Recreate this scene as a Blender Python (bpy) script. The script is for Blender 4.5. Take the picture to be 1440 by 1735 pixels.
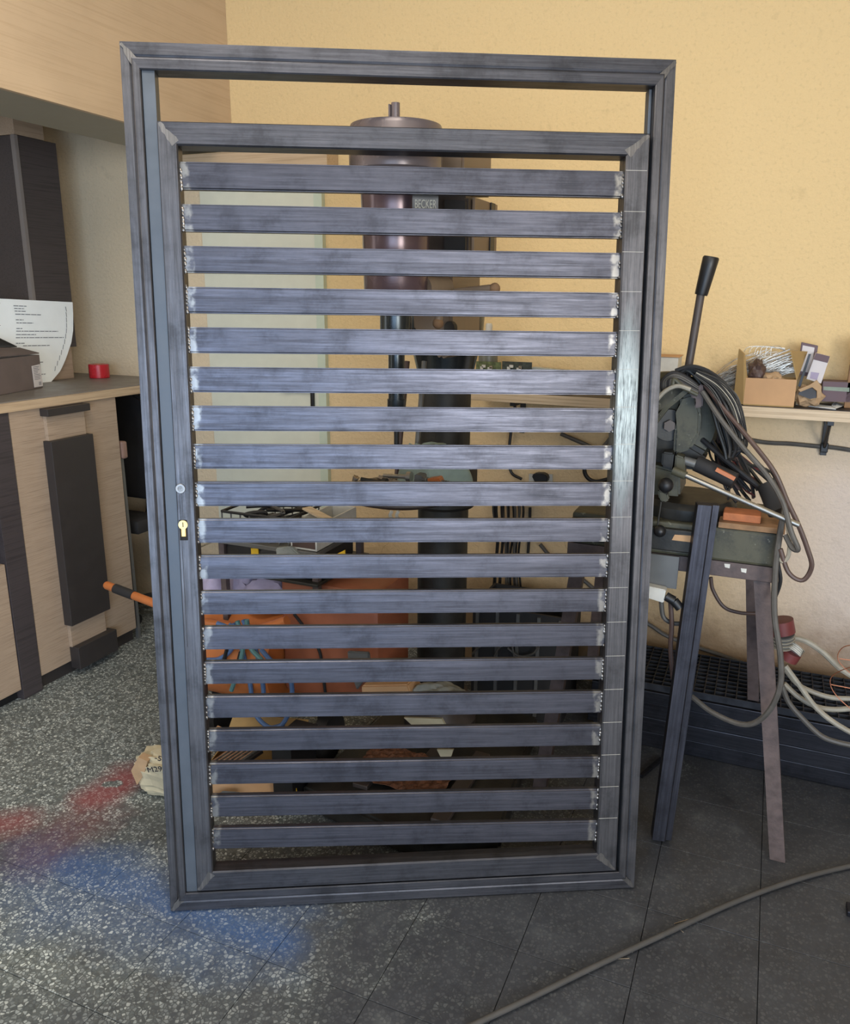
import bpy, bmesh, math, random
from math import radians, sin, cos, pi
from mathutils import Vector, Matrix
random.seed(7)
for o in list(bpy.data.objects): bpy.data.objects.remove(o)
C = bpy.context.scene.collection
scene = bpy.context.scene

# ------------------------------------------------------------------ camera
FPX, CX, CY = 1350.0, 720.0, 867.5
PITCH, YAW, ROLL = radians(15), radians(23), radians(0.5)
CAM = Vector((0, 0, 1.5056))
f_ = Vector((-sin(YAW)*cos(PITCH), cos(YAW)*cos(PITCH), -sin(PITCH)))
r0 = Vector((cos(YAW), sin(YAW), 0)); u0 = r0.cross(f_)
r_ = r0*cos(ROLL) + u0*sin(ROLL); u_ = u0*cos(ROLL) - r0*sin(ROLL)
cam_d = bpy.data.cameras.new('camera'); cam = bpy.data.objects.new('camera', cam_d); C.objects.link(cam)
cam_d.sensor_fit = 'HORIZONTAL'; cam_d.sensor_width = 36; cam_d.lens = 36*FPX/1440
cam_d.clip_start = 0.02
m = Matrix((r_, u_, -f_)).transposed().to_4x4(); m.translation = CAM
cam.matrix_world = m
scene.camera = cam

# ------------------------------------------------------------------ light
w = bpy.data.worlds.new('world'); scene.world = w; w.use_nodes = True
w.node_tree.nodes['Background'].inputs[0].default_value = (0.62, 0.75, 1.0, 1)
w.node_tree.nodes['Background'].inputs[1].default_value = 0.9
def area(name, loc, rot, sx, sy, power, col):
    l = bpy.data.lights.new(name, 'AREA'); l.shape = 'RECTANGLE'; l.size = sx; l.size_y = sy
    l.energy = power; l.color = col
    o = bpy.data.objects.new(name, l); C.objects.link(o); o.location = loc; o.rotation_euler = rot
    return o
area('workshop_doorway_light', (0.7, -3.25, 1.25), (radians(90), 0, radians(16)), 3.0, 2.3, 88, (0.56, 0.75, 1.0))
area('side_window_light', (-3.2, -0.3, 1.75), (radians(90), 0, radians(-90)), 1.8, 1.1, 9, (0.95, 0.97, 1.0))
area('right_fill_light', (2.3, -1.3, 1.6), (radians(90), 0, radians(74)), 2.2, 1.6, 135, (0.96, 0.97, 0.96))  # added fill from the right; no window is known on this wall
area('ceiling_fill_light', (-1.0, 0.8, 2.92), (0, 0, 0), 1.8, 0.5, 28, (1.0, 0.92, 0.80))  # added warm fill below the ceiling; no lamp is known there
scene.view_settings.view_transform = 'Standard'; scene.view_settings.look = 'None'
scene.view_settings.gamma = 1; scene.view_settings.use_curve_mapping = False
scene.view_settings.exposure = 0.60

# ------------------------------------------------------------------ pixel -> world measuring helpers
def ray(px, py): return r_*((px-CX)/FPX) - u_*((py-CY)/FPX) + f_
def onY(px, py, Y): d = ray(px, py); return CAM + d*((Y-CAM.y)/d.y)
def onX(px, py, X): d = ray(px, py); return CAM + d*((X-CAM.x)/d.x)
def onZ(px, py, Z=0.0): d = ray(px, py); return CAM + d*((Z-CAM.z)/d.z)

# ------------------------------------------------------------------ materials
def lin(c): return tuple(((v/255)/12.92 if v/255 <= .04045 else ((v/255+.055)/1.055)**2.4) for v in c)+(1,)
class NT:
    def __init__(s, name):
        s.m = bpy.data.materials.new(name); s.m.use_nodes = True; s.t = s.m.node_tree; s.n = s.t.nodes
        s.b = s.n['Principled BSDF']
    def add(s, ty, **kw):
        n = s.n.new(ty)
        for k, v in kw.items():
            if hasattr(n, k) and k not in n.inputs: setattr(n, k, v)
            else: s.set(n.inputs[k], v)
        return n
    def set(s, inp, v):
        if isinstance(v, bpy.types.NodeSocket): s.t.links.new(v, inp)
        else: inp.default_value = v
    def coord(s, kind='Object', scale=(1, 1, 1)):
        tc = s.n.new('ShaderNodeTexCoord'); mp = s.n.new('ShaderNodeMapping'); mp.inputs['Scale'].default_value = scale
        s.t.links.new(tc.outputs[kind], mp.inputs[0]); return mp.outputs[0]
    def geo(s):
        return s.n.new('ShaderNodeNewGeometry').outputs['Position']
    def noise(s, vec, scale, detail=4, rough=.55):
        n = s.n.new('ShaderNodeTexNoise'); s.t.links.new(vec, n.inputs['Vector'])
        n.inputs['Scale'].default_value = scale; n.inputs['Detail'].default_value = detail; n.inputs['Roughness'].default_value = rough
        return n.outputs['Fac']
    def ramp(s, fac, stops):
        n = s.n.new('ShaderNodeValToRGB'); s.t.links.new(fac, n.inputs[0]); e = n.color_ramp.elements
        while len(e) < len(stops): e.new(0.5)
        for i, (p, c) in enumerate(stops):
            e[i].position = p; e[i].color = c if len(c) == 4 else (*c, 1)
        return n.outputs[0]
    def mix(s, fac, a, b, mode='MIX'):
        n = s.n.new('ShaderNodeMix'); n.data_type = 'RGBA'; n.blend_type = mode
        s.set(n.inputs[0], fac); s.set(n.inputs[6], a); s.set(n.inputs[7], b); return n.outputs[2]
    def math(s, op, a, b=0.0, c=None):
        n = s.n.new('ShaderNodeMath'); n.operation = op; s.set(n.inputs[0], a); s.set(n.inputs[1], b)
        if c is not None: s.set(n.inputs[2], c)
        return n.outputs[0]
    def bump(s, h, strength=.3, dist=.01):
        n = s.n.new('ShaderNodeBump'); n.inputs['Strength'].default_value = strength; n.inputs['Distance'].default_value = dist
        s.t.links.new(h, n.inputs['Height']); s.t.links.new(n.outputs[0], s.b.inputs['Normal'])
G = lambda v: (v, v, v, 1)
def M(name, col, rough=.6, metal=0.0, var=.15, scale=18, bump=0.0, stretch=(1, 1, 1), bscale=None, spec=.5):
    t = NT(name); v = t.coord('Object', stretch); c = lin(col)
    n = t.noise(v, scale)
    lo = tuple(x*(1-var) for x in c[:3])+(1,); hi = tuple(min(1, x*(1+var)) for x in c[:3])+(1,)
    t.set(t.b.inputs['Base Color'], t.ramp(n, [(.3, lo), (.7, hi)]))
    t.set(t.b.inputs['Roughness'], t.ramp(n, [(.3, G(max(.05, rough-.08))), (.7, G(min(1, rough+.08)))]))
    t.b.inputs['Metallic'].default_value = metal
    t.b.inputs['Specular IOR Level'].default_value = spec
    if bump: t.bump(t.noise(v, bscale or scale*4, 5), bump, .004)
    return t.m

def steel(name, horiz, base=(104, 106, 114), ends=False, rough=.42):
    t = NT(name)
    st = (.55, 12, 12) if horiz else (12, 12, .55)
    v = t.coord('Object', st); vo = t.coord('Object')
    oi = t.n.new('ShaderNodeObjectInfo').outputs['Random']
    off = t.n.new('ShaderNodeVectorMath'); off.operation = 'ADD'
    cmb = t.n.new('ShaderNodeCombineXYZ'); t.set(cmb.inputs[0], t.math('MULTIPLY', oi, 37.0)); t.set(cmb.inputs[2], t.math('MULTIPLY', oi, 19.0))
    t.t.links.new(v, off.inputs[0]); t.t.links.new(cmb.outputs[0], off.inputs[1]); v2 = off.outputs[0]
    off2 = t.n.new('ShaderNodeVectorMath'); off2.operation = 'ADD'; t.t.links.new(vo, off2.inputs[0]); t.t.links.new(cmb.outputs[0], off2.inputs[1])
    n1 = t.noise(v2, 9, 9, .78); n2 = t.noise(off2.outputs[0], 9, 7, .68); n3 = t.noise(v2, 26, 5, .6)
    b = lin(base)
    col = t.ramp(n1, [(.28, tuple(x*.62 for x in b[:3])), (.5, b), (.72, tuple(min(1, x*1.45) for x in b[:3]))])
    blot = t.ramp(n2, [(.36, G(.62)), (.48, G(1.0)), (.66, (1.22, 1.2, 1.18, 1))])
    col = t.mix(.85, col, blot, 'MULTIPLY')
    sf = (1.6, 90, 90) if horiz else (90, 90, 1.6)
    offf = t.n.new('ShaderNodeVectorMath'); offf.operation = 'ADD'; t.t.links.new(t.coord('Object', sf), offf.inputs[0]); t.t.links.new(cmb.outputs[0], offf.inputs[1])
    n5 = t.noise(offf.outputs[0], 2.2, 7, .7)
    col = t.mix(1.0, col, t.ramp(n5, [(.32, G(.66)), (.5, G(1.0)), (.68, G(1.30))]), 'MULTIPLY')
    col = t.mix(t.math('MULTIPLY', t.ramp(n5, [(.60, G(0)), (.66, G(.75))]), t.ramp(n2, [(.50, G(0)), (.58, G(.75))])), col, tuple(x*.30 for x in b[:3])+(1,))
    col = t.mix(t.math('MULTIPLY', t.ramp(n5, [(.30, G(.7)), (.36, G(0))]), t.ramp(n1, [(.55, G(0)), (.62, G(1))])), col, lin((170, 174, 184)))
    rgh = t.ramp(n1, [(.3, G(rough+.10)), (.7, G(rough-.08))])
    sep = t.n.new('ShaderNodeSeparateXYZ'); t.t.links.new(vo, sep.inputs[0])
    if ends:
        # longitudinal seam of the rolled tube, its height differing from tube to tube
        zz = t.math('SUBTRACT', sep.outputs[2], t.math('MULTIPLY_ADD', oi, .05, -.025))
        up = t.ramp(t.math('MULTIPLY_ADD', zz, 60.0, .5), [(.45, G(.88)), (.5, G(.55)), (.56, G(1.12))])
        col = t.mix(t.ramp(oi, [(.35, G(0)), (.5, G(.8))]), col, t.mix(1.0, col, up, 'MULTIPLY'))
        ax = t.math('ABSOLUTE', sep.outputs[0]); ax = t.math('ADD', ax, t.math('MULTIPLY', t.math('SUBTRACT', n2, .5), .035))
        k = t.math('MULTIPLY', t.ramp(t.math('MULTIPLY', ax, 2.0), [(.938, G(0)), (.952, G(.55)), (.985, G(.32))]), t.ramp(t.noise(off2.outputs[0], 34, 3, .5), [(.44, G(.1)), (.54, G(1))]))
        col = t.mix(k, col, lin((168, 166, 160)))
        rgh = t.mix(k, rgh, G(.30))
    t.set(t.b.inputs['Base Color'], col); t.set(t.b.inputs['Roughness'], rgh)
    t.b.inputs['Metallic'].default_value = .78
    t.bump(n5, .06, .0015)
    return t.m

mt = {}
mt['steel_slat'] = steel('mill_scale_steel_tube', True, (72, 73, 82), True, .38)
mt['steel_h'] = steel('mill_scale_steel_rail', True, (70, 71, 77))
mt['steel_v'] = steel('mill_scale_steel_stile', False, (82, 82, 86))
mt['steel_ground'] = steel('ground_steel', False, (104, 102, 101), rough=.42)
mt['steel_blue'] = M('blue_grey_flat_bar', (80, 87, 96), .5, .5, .18, 8, .05)
mt['weld'] = M('weld_metal', (130, 126, 122), .35, .9, .3, 120)
mt['steel_dark'] = steel('dark_black_steel', True, (46, 47, 53), rough=.45)
mt['brass'] = M('brass', (205, 175, 112), .32, .85, .1, 60)
mt['hole'] = M('keyhole_shadow_black', (14, 14, 15), .8)
mt['chalk'] = M('chalk_line', (178, 176, 168), .9)

def wall_mat(name, base, alt, var=.08, bump=.55):
    t = NT(name); p = t.geo()
    n = t.noise(p, 1.3, 5); n2 = t.noise(p, 9, 6, .65)
    sep = t.n.new('ShaderNodeSeparateXYZ'); t.t.links.new(p, sep.inputs[0])
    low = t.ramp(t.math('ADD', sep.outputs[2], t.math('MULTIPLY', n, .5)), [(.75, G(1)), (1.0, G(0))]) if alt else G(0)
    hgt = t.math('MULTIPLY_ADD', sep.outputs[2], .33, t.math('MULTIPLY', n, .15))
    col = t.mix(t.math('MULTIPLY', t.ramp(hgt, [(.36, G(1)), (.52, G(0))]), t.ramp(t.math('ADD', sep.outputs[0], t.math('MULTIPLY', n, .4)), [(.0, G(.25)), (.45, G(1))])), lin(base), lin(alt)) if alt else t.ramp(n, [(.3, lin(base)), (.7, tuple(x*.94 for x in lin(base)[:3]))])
    dirt = t.ramp(n2, [(.28, G(.80)), (.40, G(1))])
    col = t.mix(.6, col, dirt, 'MULTIPLY')
    if alt:
        gr = t.ramp(t.math('ADD', sep.outputs[2], t.math('MULTIPLY', n2, .25)), [(.38, G(.85)), (.60, G(0))])
        col = t.mix(gr, col, lin((128, 104, 78)))
        vor = t.n.new('ShaderNodeTexVoronoi'); vor.feature = 'DISTANCE_TO_EDGE'; vor.inputs['Scale'].default_value = 3.1
        wv = t.n.new('ShaderNodeVectorMath'); wv.operation = 'ADD'
        nn = t.n.new('ShaderNodeTexNoise'); nn.inputs['Scale'].default_value = 6; t.t.links.new(p, nn.inputs['Vector'])
        sc = t.n.new('ShaderNodeVectorMath'); sc.operation = 'SCALE'; sc.inputs['Scale'].default_value = .35; t.t.links.new(nn.outputs['Color'], sc.inputs[0])
        t.t.links.new(p, wv.inputs[0]); t.t.links.new(sc.outputs[0], wv.inputs[1]); t.t.links.new(wv.outputs[0], vor.inputs['Vector'])
        ck = t.ramp(vor.outputs['Distance'], [(.0, G(.8)), (.005, G(0))])
        msk = t.math('MULTIPLY', ck, t.ramp(sep.outputs[2], [(.62, G(1)), (.85, G(0))]))
        msk = t.math('MULTIPLY', msk, t.ramp(n, [(.48, G(0)), (.56, G(.7))]))
        col = t.mix(msk, col, lin((120, 96, 76)))
    n7 = t.noise(p, 85, 4, .6)
    col = t.mix(1.0, col, t.ramp(n7, [(.30, G(.90)), (.46, G(1.0))]), 'MULTIPLY')
    t.set(t.b.inputs['Base Color'], col); t.b.inputs['Roughness'].default_value = .82
    t.b.inputs['Specular IOR Level'].default_value = .25
    t.bump(t.noise(p, 62, 5, .65), bump, .009)
    return t.m
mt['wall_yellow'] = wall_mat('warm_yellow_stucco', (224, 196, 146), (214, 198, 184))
mt['wall_beige'] = wall_mat('beige_stucco', (228, 208, 176), None)
mt['wall_plain'] = M('off_white_plaster', (206, 200, 190), .85)
mt['ceiling'] = M('warm_white_ceiling_paint', (222, 208, 186), .9)
mt['door_white'] = M('pale_greenish_white_gloss', (214, 214, 196), .5, var=.03)
mt['door_edge'] = M('pale_green_edge_paint', (196, 206, 186), .55, var=.04)

def wood(name, base, dark, axis, fine=1.0, rough=.5):
    t = NT(name)
    s = {'x': (1.2, 60, 60), 'y': (60, 1.2, 60), 'z': (60, 60, 1.2)}[axis]
    p = t.n.new('ShaderNodeVectorMath'); p.operation = 'MULTIPLY'; t.t.links.new(t.geo(), p.inputs[0]); p.inputs[1].default_value = s
    n = t.noise(p.outputs[0], 2.6*fine, 6, .65); n2 = t.noise(t.geo(), 5, 3)
    col = t.ramp(n, [(.34, lin(dark)), (.52, lin(base))])
    col = t.mix(.5, col, t.ramp(n2, [(.3, G(.86)), (.7, G(1.05))]), 'MULTIPLY')
    t.set(t.b.inputs['Base Color'], col); t.b.inputs['Roughness'].default_value = rough
    t.bump(n, .12, .002)
    return t.m
mt['wood'] = wood('light_oak_laminate', (168, 148, 128), (142, 123, 105), 'y', 1.7)
mt['wood_fascia'] = wood('fascia_oak_laminate', (196, 172, 142), (187, 162, 132), 'y', .8)
mt['wood_top'] = wood('worktop_oak_edge', (192, 168, 138), (158, 134, 108), 'y')
mt['wood_x'] = wood('shelf_board_edge', (212, 190, 158), (180, 156, 124), 'x')
mt['wood_lintel'] = wood('lintel_oak', (192, 168, 138), (168, 144, 114), 'x')
mt['dark_lam'] = wood('dark_grey_laminate', (66, 60, 62), (50, 46, 48), 'y', 1.2, .5)
mt['dark_lam2'] = M('dark_brown_cover_panel', (48, 44, 44), .5, var=.06)
mt['grey_lam'] = M('grey_worktop_surface', (124, 118, 112), .45, var=.08)
mt['soffit_under'] = M('grey_underside_board', (150, 146, 132), .6, var=.05)
mt['edge_strip'] = M('grey_edge_strip', (118, 112, 110), .4, var=.05)
mt['black'] = M('black_plastic', (26, 26, 28), .45, var=.15)
mt['black_rub'] = M('black_rubber', (36, 35, 36), .7, var=.2)
mt['grey_cable'] = M('grey_cable_sheath', (78, 75, 71), .55, var=.2, scale=30)
mt['floor_cable'] = M('dusty_floor_cable', (66, 64, 62), .7, var=.12)
mt['pale_cable'] = M('pale_grey_hose', (150, 144, 130), .55, var=.2, scale=25)
mt['brown_cable'] = M('brown_cable_sheath', (78, 60, 54), .5, var=.2)
mt['blue_hose'] = M('blue_hose', (74, 100, 140), .35, var=.15)
mt['green_hose'] = M('teal_hose', (84, 124, 124), .35, var=.15)
mt['orange'] = M('orange_enamel', (184, 108, 58), .38, var=.2, scale=9)
mt['orange_dk'] = M('dusty_orange_sheet', (146, 86, 60), .5, var=.2, scale=8)
mt['machine'] = M('grey_green_machine_paint', (86, 84, 70), .5, .1, .35, 14, .1)
def worn(name, c0, c1, c2):
    t = NT(name); v = t.coord('Object'); n = t.noise(v, 16, 7, .7); n2 = t.noise(v, 70, 5, .6)
    col = t.ramp(n, [(.32, lin(c1)), (.52, lin(c0))])
    col = t.mix(t.ramp(n2, [(.64, G(0)), (.70, G(.7))]), col, lin(c2))
    t.set(t.b.inputs['Base Color'], col); t.b.inputs['Roughness'].default_value = .55; t.bump(n2, .15, .003); return t.m
mt['machine'] = worn('worn_olive_machine_paint', (74, 72, 56), (44, 43, 36), (128, 126, 110))
mt['machine_dk'] = M('dark_oily_casting', (48, 47, 44), .5, .3, .35, 20, .15)
mt['drill_grey'] = M('drill_press_grey_enamel', (110, 100, 100), .28, .3, .15, 6)
mt['drill_red'] = M('drill_press_reddish_enamel', (104, 84, 86), .25, .3, .15, 5)
mt['drill_tan'] = M('drill_press_tan_cover', (134, 116, 98), .5, .1, .15, 12)
mt['drill_col'] = M('oily_column_steel', (70, 76, 80), .25, .75, .25, 9)
mt['drill_dark'] = M('drill_press_dark_casting', (74, 66, 62), .5, .2, .25, 16)
mt['chrome'] = M('bright_steel', (170, 168, 162), .3, .9, .03, 8)
mt['iron_brown'] = M('brown_painted_angle_iron', (88, 76, 74), .6, .15, .25, 40, .15)
mt['card'] = M('cardboard', (192, 152, 112), .85, var=.1, scale=9)
mt['card_in'] = M('cardboard_inside', (160, 132, 86), .88, var=.1)
mt['card_grey'] = M('grey_brown_carton', (104, 92, 88), .8, var=.1)
mt['kraft'] = M('kraft_paper', (176, 146, 112), .85, var=.15)
mt['bag'] = M('crumpled_pale_paper', (186, 176, 148), .85, var=.12, bump=.3, bscale=30)
mt['paper'] = M('white_paper', (244, 250, 252), .75, var=.02)
mt['ink'] = M('printed_ink', (96, 100, 110), .8)
mt['ink_dk'] = M('marker_ink', (34, 34, 42), .7)
mt['label'] = M('white_label', (206, 200, 200), .6, var=.05)
mt['red_tape'] = M('red_tape', (186, 34, 46), .3, var=.08)
mt['red_plug'] = M('red_socket_plastic', (104, 48, 47), .45, var=.15)
mt['white_pl'] = M('dirty_white_plastic', (198, 196, 188), .5, var=.12)
mt['yellow'] = M('yellow_label', (232, 186, 40), .5, var=.05)
mt['cloth_purple'] = M('lilac_grey_rag', (168, 158, 182), .95, var=.15, bump=.4, bscale=40)
mt['cloth_green'] = M('grey_green_rag', (138, 150, 138), .95, var=.15, bump=.4, bscale=40)
mt['brick'] = M('orange_brown_wood_block', (170, 104, 66), .8, var=.2, scale=30, bump=.3)
mt['brick_wood'] = M('rough_board', (140, 108, 78), .85, var=.25, scale=25, bump=.2)
mt['grate'] = M('grating_dark_steel', (52, 54, 60), .5, .6, .3, 30)
mt['wire'] = M('shiny_tie_wire', (176, 164, 148), .3, .8, .2, 60)
mt['copper'] = M('copper_wire', (172, 112, 84), .35, .8)
mt['rust'] = M('rusty_swarf', (110, 72, 50), .9, .1, .5, 60, .6)
mt['plum'] = M('plum_grey_box', (98, 78, 84), .6, var=.1)
mt['clear'] = M('clear_plastic_film', (150, 154, 150), .25, var=.3, scale=12)
mt['green_pcb'] = M('circuit_board_green', (88, 98, 62), .5, var=.5, scale=90)
mt['black_pcb'] = M('dark_circuit_board', (52, 58, 50), .5, var=.6, scale=90)
mt['bottle'] = M('clear_grey_bottle', (110, 112, 104), .3, var=.1)
mt['beige_skin'] = M('pinkish_worn_wood', (140, 112, 100), .7, var=.15)
mt['grey_sheet'] = M('grey_sheet_metal', (104, 104, 102), .45, .3, .08)
mt['floor_joint'] = M('dark_floor_joint', (40, 39, 38), .9)

def terrazzo():
    t = NT('terrazzo_tile'); p = t.geo()
    v = t.n.new('ShaderNodeTexVoronoi'); v.inputs['Scale'].default_value = 112; t.t.links.new(p, v.inputs['Vector'])
    ve = t.n.new('ShaderNodeTexVoronoi'); ve.feature = 'DISTANCE_TO_EDGE'; ve.inputs['Scale'].default_value = 112; t.t.links.new(p, ve.inputs['Vector'])
    v2 = t.n.new('ShaderNodeTexVoronoi'); v2.inputs['Scale'].default_value = 210; t.t.links.new(p, v2.inputs['Vector'])
    n = t.noise(p, 2.2, 6, .6); n2 = t.noise(p, 7, 6, .65); n3 = t.noise(p, 38, 4)
    csep = t.n.new('ShaderNodeSeparateColor'); t.t.links.new(v.outputs['Color'], csep.inputs[0])
    chip = t.ramp(ve.outputs['Distance'], [(.07, G(0)), (.16, G(1))])
    chipc = t.ramp(csep.outputs[0], [(.0, lin((82, 88, 88))), (.35, lin((126, 133, 132))), (.7, lin((176, 184, 183))), (1.0, lin((210, 216, 212)))])
    base = t.ramp(n3, [(.3, lin((74, 80, 80))), (.7, lin((106, 112, 111)))])
    ch2 = t.math('MULTIPLY', t.ramp(v2.outputs['Distance'], [(.2, G(1)), (.4, G(0))]), .4)
    col = t.mix(ch2, base, lin((140, 138, 124)))
    col = t.mix(chip, col, chipc)
    sep = t.n.new('ShaderNodeSeparateXYZ'); t.t.links.new(p, sep.inputs[0])
    X, Y = sep.outputs[0], sep.outputs[1]
    # darker tone grows heavier away from the counter, broken up by noise
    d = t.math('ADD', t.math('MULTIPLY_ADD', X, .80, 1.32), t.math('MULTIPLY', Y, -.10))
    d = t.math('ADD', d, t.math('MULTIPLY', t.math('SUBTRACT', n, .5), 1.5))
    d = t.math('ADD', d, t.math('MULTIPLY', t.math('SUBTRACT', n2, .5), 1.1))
    dark_tone = t.ramp(d, [(.0, G(.08)), (.38, G(.62)), (.75, G(.94))])
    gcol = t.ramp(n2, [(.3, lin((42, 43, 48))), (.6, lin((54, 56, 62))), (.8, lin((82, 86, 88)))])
    def blob(c0, c1, rad, soft, ns, n_=n2):
        # distance from a segment, used for the paint overspray spots
        ax, ay = c0; bx, by = c1; L = math.hypot(bx-ax, by-ay) or 1e-6; ux, uy = (bx-ax)/L, (by-ay)/L
        dx = t.math('SUBTRACT', X, ax); dy = t.math('SUBTRACT', Y, ay)
        al = t.math('ADD', t.math('MULTIPLY', dx, ux), t.math('MULTIPLY', dy, uy))
        al = t.math('MINIMUM', t.math('MAXIMUM', al, 0.0), L)
        ex = t.math('SUBTRACT', dx, t.math('MULTIPLY', al, ux)); ey = t.math('SUBTRACT', dy, t.math('MULTIPLY', al, uy))
        dd = t.math('SQRT', t.math('ADD', t.math('MULTIPLY', ex, ex), t.math('MULTIPLY', ey, ey)))
        dd = t.math('ADD', dd, t.math('MULTIPLY', t.math('SUBTRACT', n_, .5), ns))
        k = t.math('DIVIDE', t.math('SUBTRACT', rad+soft, dd), soft)
        return t.math('MINIMUM', t.math('MAXIMUM', k, 0.0), 1.0)
    fl = lambda a, b: tuple(onZ(a, b))[:2]
    grime_band = t.math('MULTIPLY', blob(fl(-60, 1470), fl(260, 1400), .05, .14, .2), .55)
    dark_tone = t.math('MAXIMUM', dark_tone, grime_band)
    col = t.mix(dark_tone, col, gcol)
    red = t.math('MAXIMUM', t.math('MULTIPLY', blob(fl(215, 1318), fl(165, 1350), .025, .09, .12), .68), t.math('MULTIPLY', blob(fl(-20, 1400), fl(30, 1392), .01, .09, .12), .60))
    red = t.math('MAXIMUM', red, t.math('MULTIPLY', blob(fl(150, 1380), fl(70, 1450), .03, .12, .2), .26))
    red = t.math('MULTIPLY', red, t.math('SUBTRACT', 1.0, blob(fl(183, 1328), fl(198, 1328), .014, .008, .03, n3)))
    col = t.mix(red, col, lin((138, 62, 66)))
    blue = t.math('MAXIMUM', t.math('MULTIPLY', blob(fl(120, 1470), fl(225, 1500), .03, .11, .16), .72), t.math('MULTIPLY', blob(fl(255, 1520), fl(480, 1600), .01, .09, .12), .70))
    blue = t.math('MAXIMUM', blue, t.math('MULTIPLY', blob(fl(60, 1490), fl(420, 1570), .06, .16, .3), .42))
    blue = t.math('MULTIPLY', blue, t.ramp(chip, [(0, G(1)), (1, G(.75))]))
    col = t.mix(blue, col, lin((52, 86, 138)))
    t.set(t.b.inputs['Base Color'], col)
    t.set(t.b.inputs['Roughness'], t.ramp(n2, [(.3, G(.36)), (.7, G(.58))]))
    t.b.inputs['Specular IOR Level'].default_value = .45
    t.bump(t.math('ADD', t.math('MULTIPLY', v.outputs['Distance'], .5), n3), .25, .002)
    return t.m
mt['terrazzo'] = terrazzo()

# ------------------------------------------------------------------ mesh helpers
MW = {}
def newbm(): return bmesh.new()
def box(bm, c, s, M_=None, bev=0.0):
    """c = centre, s = full size"""
    mat = Matrix.Translation(c) @ (M_ or Matrix.Identity(4)) @ Matrix.Diagonal((*s, 1))
    r = bmesh.ops.create_cube(bm, size=1, matrix=mat)
    if bev:
        es = list({e for v in r['verts'] for e in v.link_edges})
        bmesh.ops.bevel(bm, geom=es, offset=bev, segments=2, affect='EDGES', profile=.5)
    return bm
def bx(bm, x0, x1, y0, y1, z0, z1, bev=0.0):
    return box(bm, ((x0+x1)/2, (y0+y1)/2, (z0+z1)/2), (abs(x1-x0), abs(y1-y0), abs(z1-z0)), None, bev)
def cyl(bm, a, b, r1, r2=None, n=20):
    a, b = Vector(a), Vector(b); d = b-a; r2 = r1 if r2 is None else r2
    q = d.to_track_quat('Z', 'Y').to_matrix().to_4x4()
    bmesh.ops.create_cone(bm, cap_ends=True, segments=n, radius1=max(r1, 1e-5), radius2=max(r2, 1e-5), depth=d.length, matrix=Matrix.Translation((a+b)/2) @ q)
    return bm
def lathe(bm, c, prof, n=28, M_=None):
    """prof: (radius, z) list revolved round z at c"""
    rings = []
    T = Matrix.Translation(c) @ (M_ or Matrix.Identity(4))
    for r, z in prof:
        rings.append([bm.verts.new(T @ Vector((r*cos(2*pi*i/n), r*sin(2*pi*i/n), z))) for i in range(n)])
    for A, B in zip(rings, rings[1:]):
        for i in range(n):
            bm.faces.new((A[i], A[(i+1) % n], B[(i+1) % n], B[i]))
    for R, fl in ((rings[0], True), (rings[-1], False)):
        try: bm.faces.new(R[::-1] if fl else R)
        except ValueError: pass
    return bm
def spline(pts, k=6):
    P = [Vector(p) for p in pts]
    if len(P) < 3: return P
    P = [2*P[0]-P[1]]+P+[2*P[-1]-P[-2]]; out = []
    for i in range(1, len(P)-2):
        p0, p1, p2, p3 = P[i-1:i+3]
        for j in range(k):
            t = j/k; t2, t3 = t*t, t*t*t
            out.append(.5*((2*p1)+(-p0+p2)*t+(2*p0-5*p1+4*p2-p3)*t2+(-p0+3*p1-3*p2+p3)*t3))
    out.append(P[-2]); return out
def tube(bm, pts, r, n=8, k=6, smooth=True):
    P = spline(pts, k) if smooth else [Vector(p) for p in pts]
    rr = r if callable(r) else (lambda s: r)
    N = None; rings = []
    for i, p in enumerate(P):
        T = (P[min(i+1, len(P)-1)]-P[max(i-1, 0)])
        if T.length < 1e-7: T = Vector((0, 0, 1))
        T.normalize()
        if N is None:
            N = T.orthogonal().normalized()
        else:
            N = (N - T*N.dot(T));
            N = N.normalized() if N.length > 1e-6 else T.orthogonal().normalized()
        B = T.cross(N); ra = rr(i/(len(P)-1))
        rings.append([bm.verts.new(p + (N*cos(2*pi*j/n)+B*sin(2*pi*j/n))*ra) for j in range(n)])
    for A, Bq in zip(rings, rings[1:]):
        for j in range(n): bm.faces.new((A[j], A[(j+1) % n], Bq[(j+1) % n], Bq[j]))
    bm.faces.new(rings[0][::-1]); bm.faces.new(rings[-1])
    return bm
def prism(bm, pts, d):
    """pts: planar outline (Vectors), d: extrusion vector"""
    A = [bm.verts.new(Vector(p)) for p in pts]; B = [bm.verts.new(Vector(p)+Vector(d)) for p in pts]; n = len(A)
    bm.faces.new(A[::-1]); bm.faces.new(B)
    for i in range(n): bm.faces.new((A[i], A[(i+1) % n], B[(i+1) % n], B[i]))
    return bm
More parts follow.
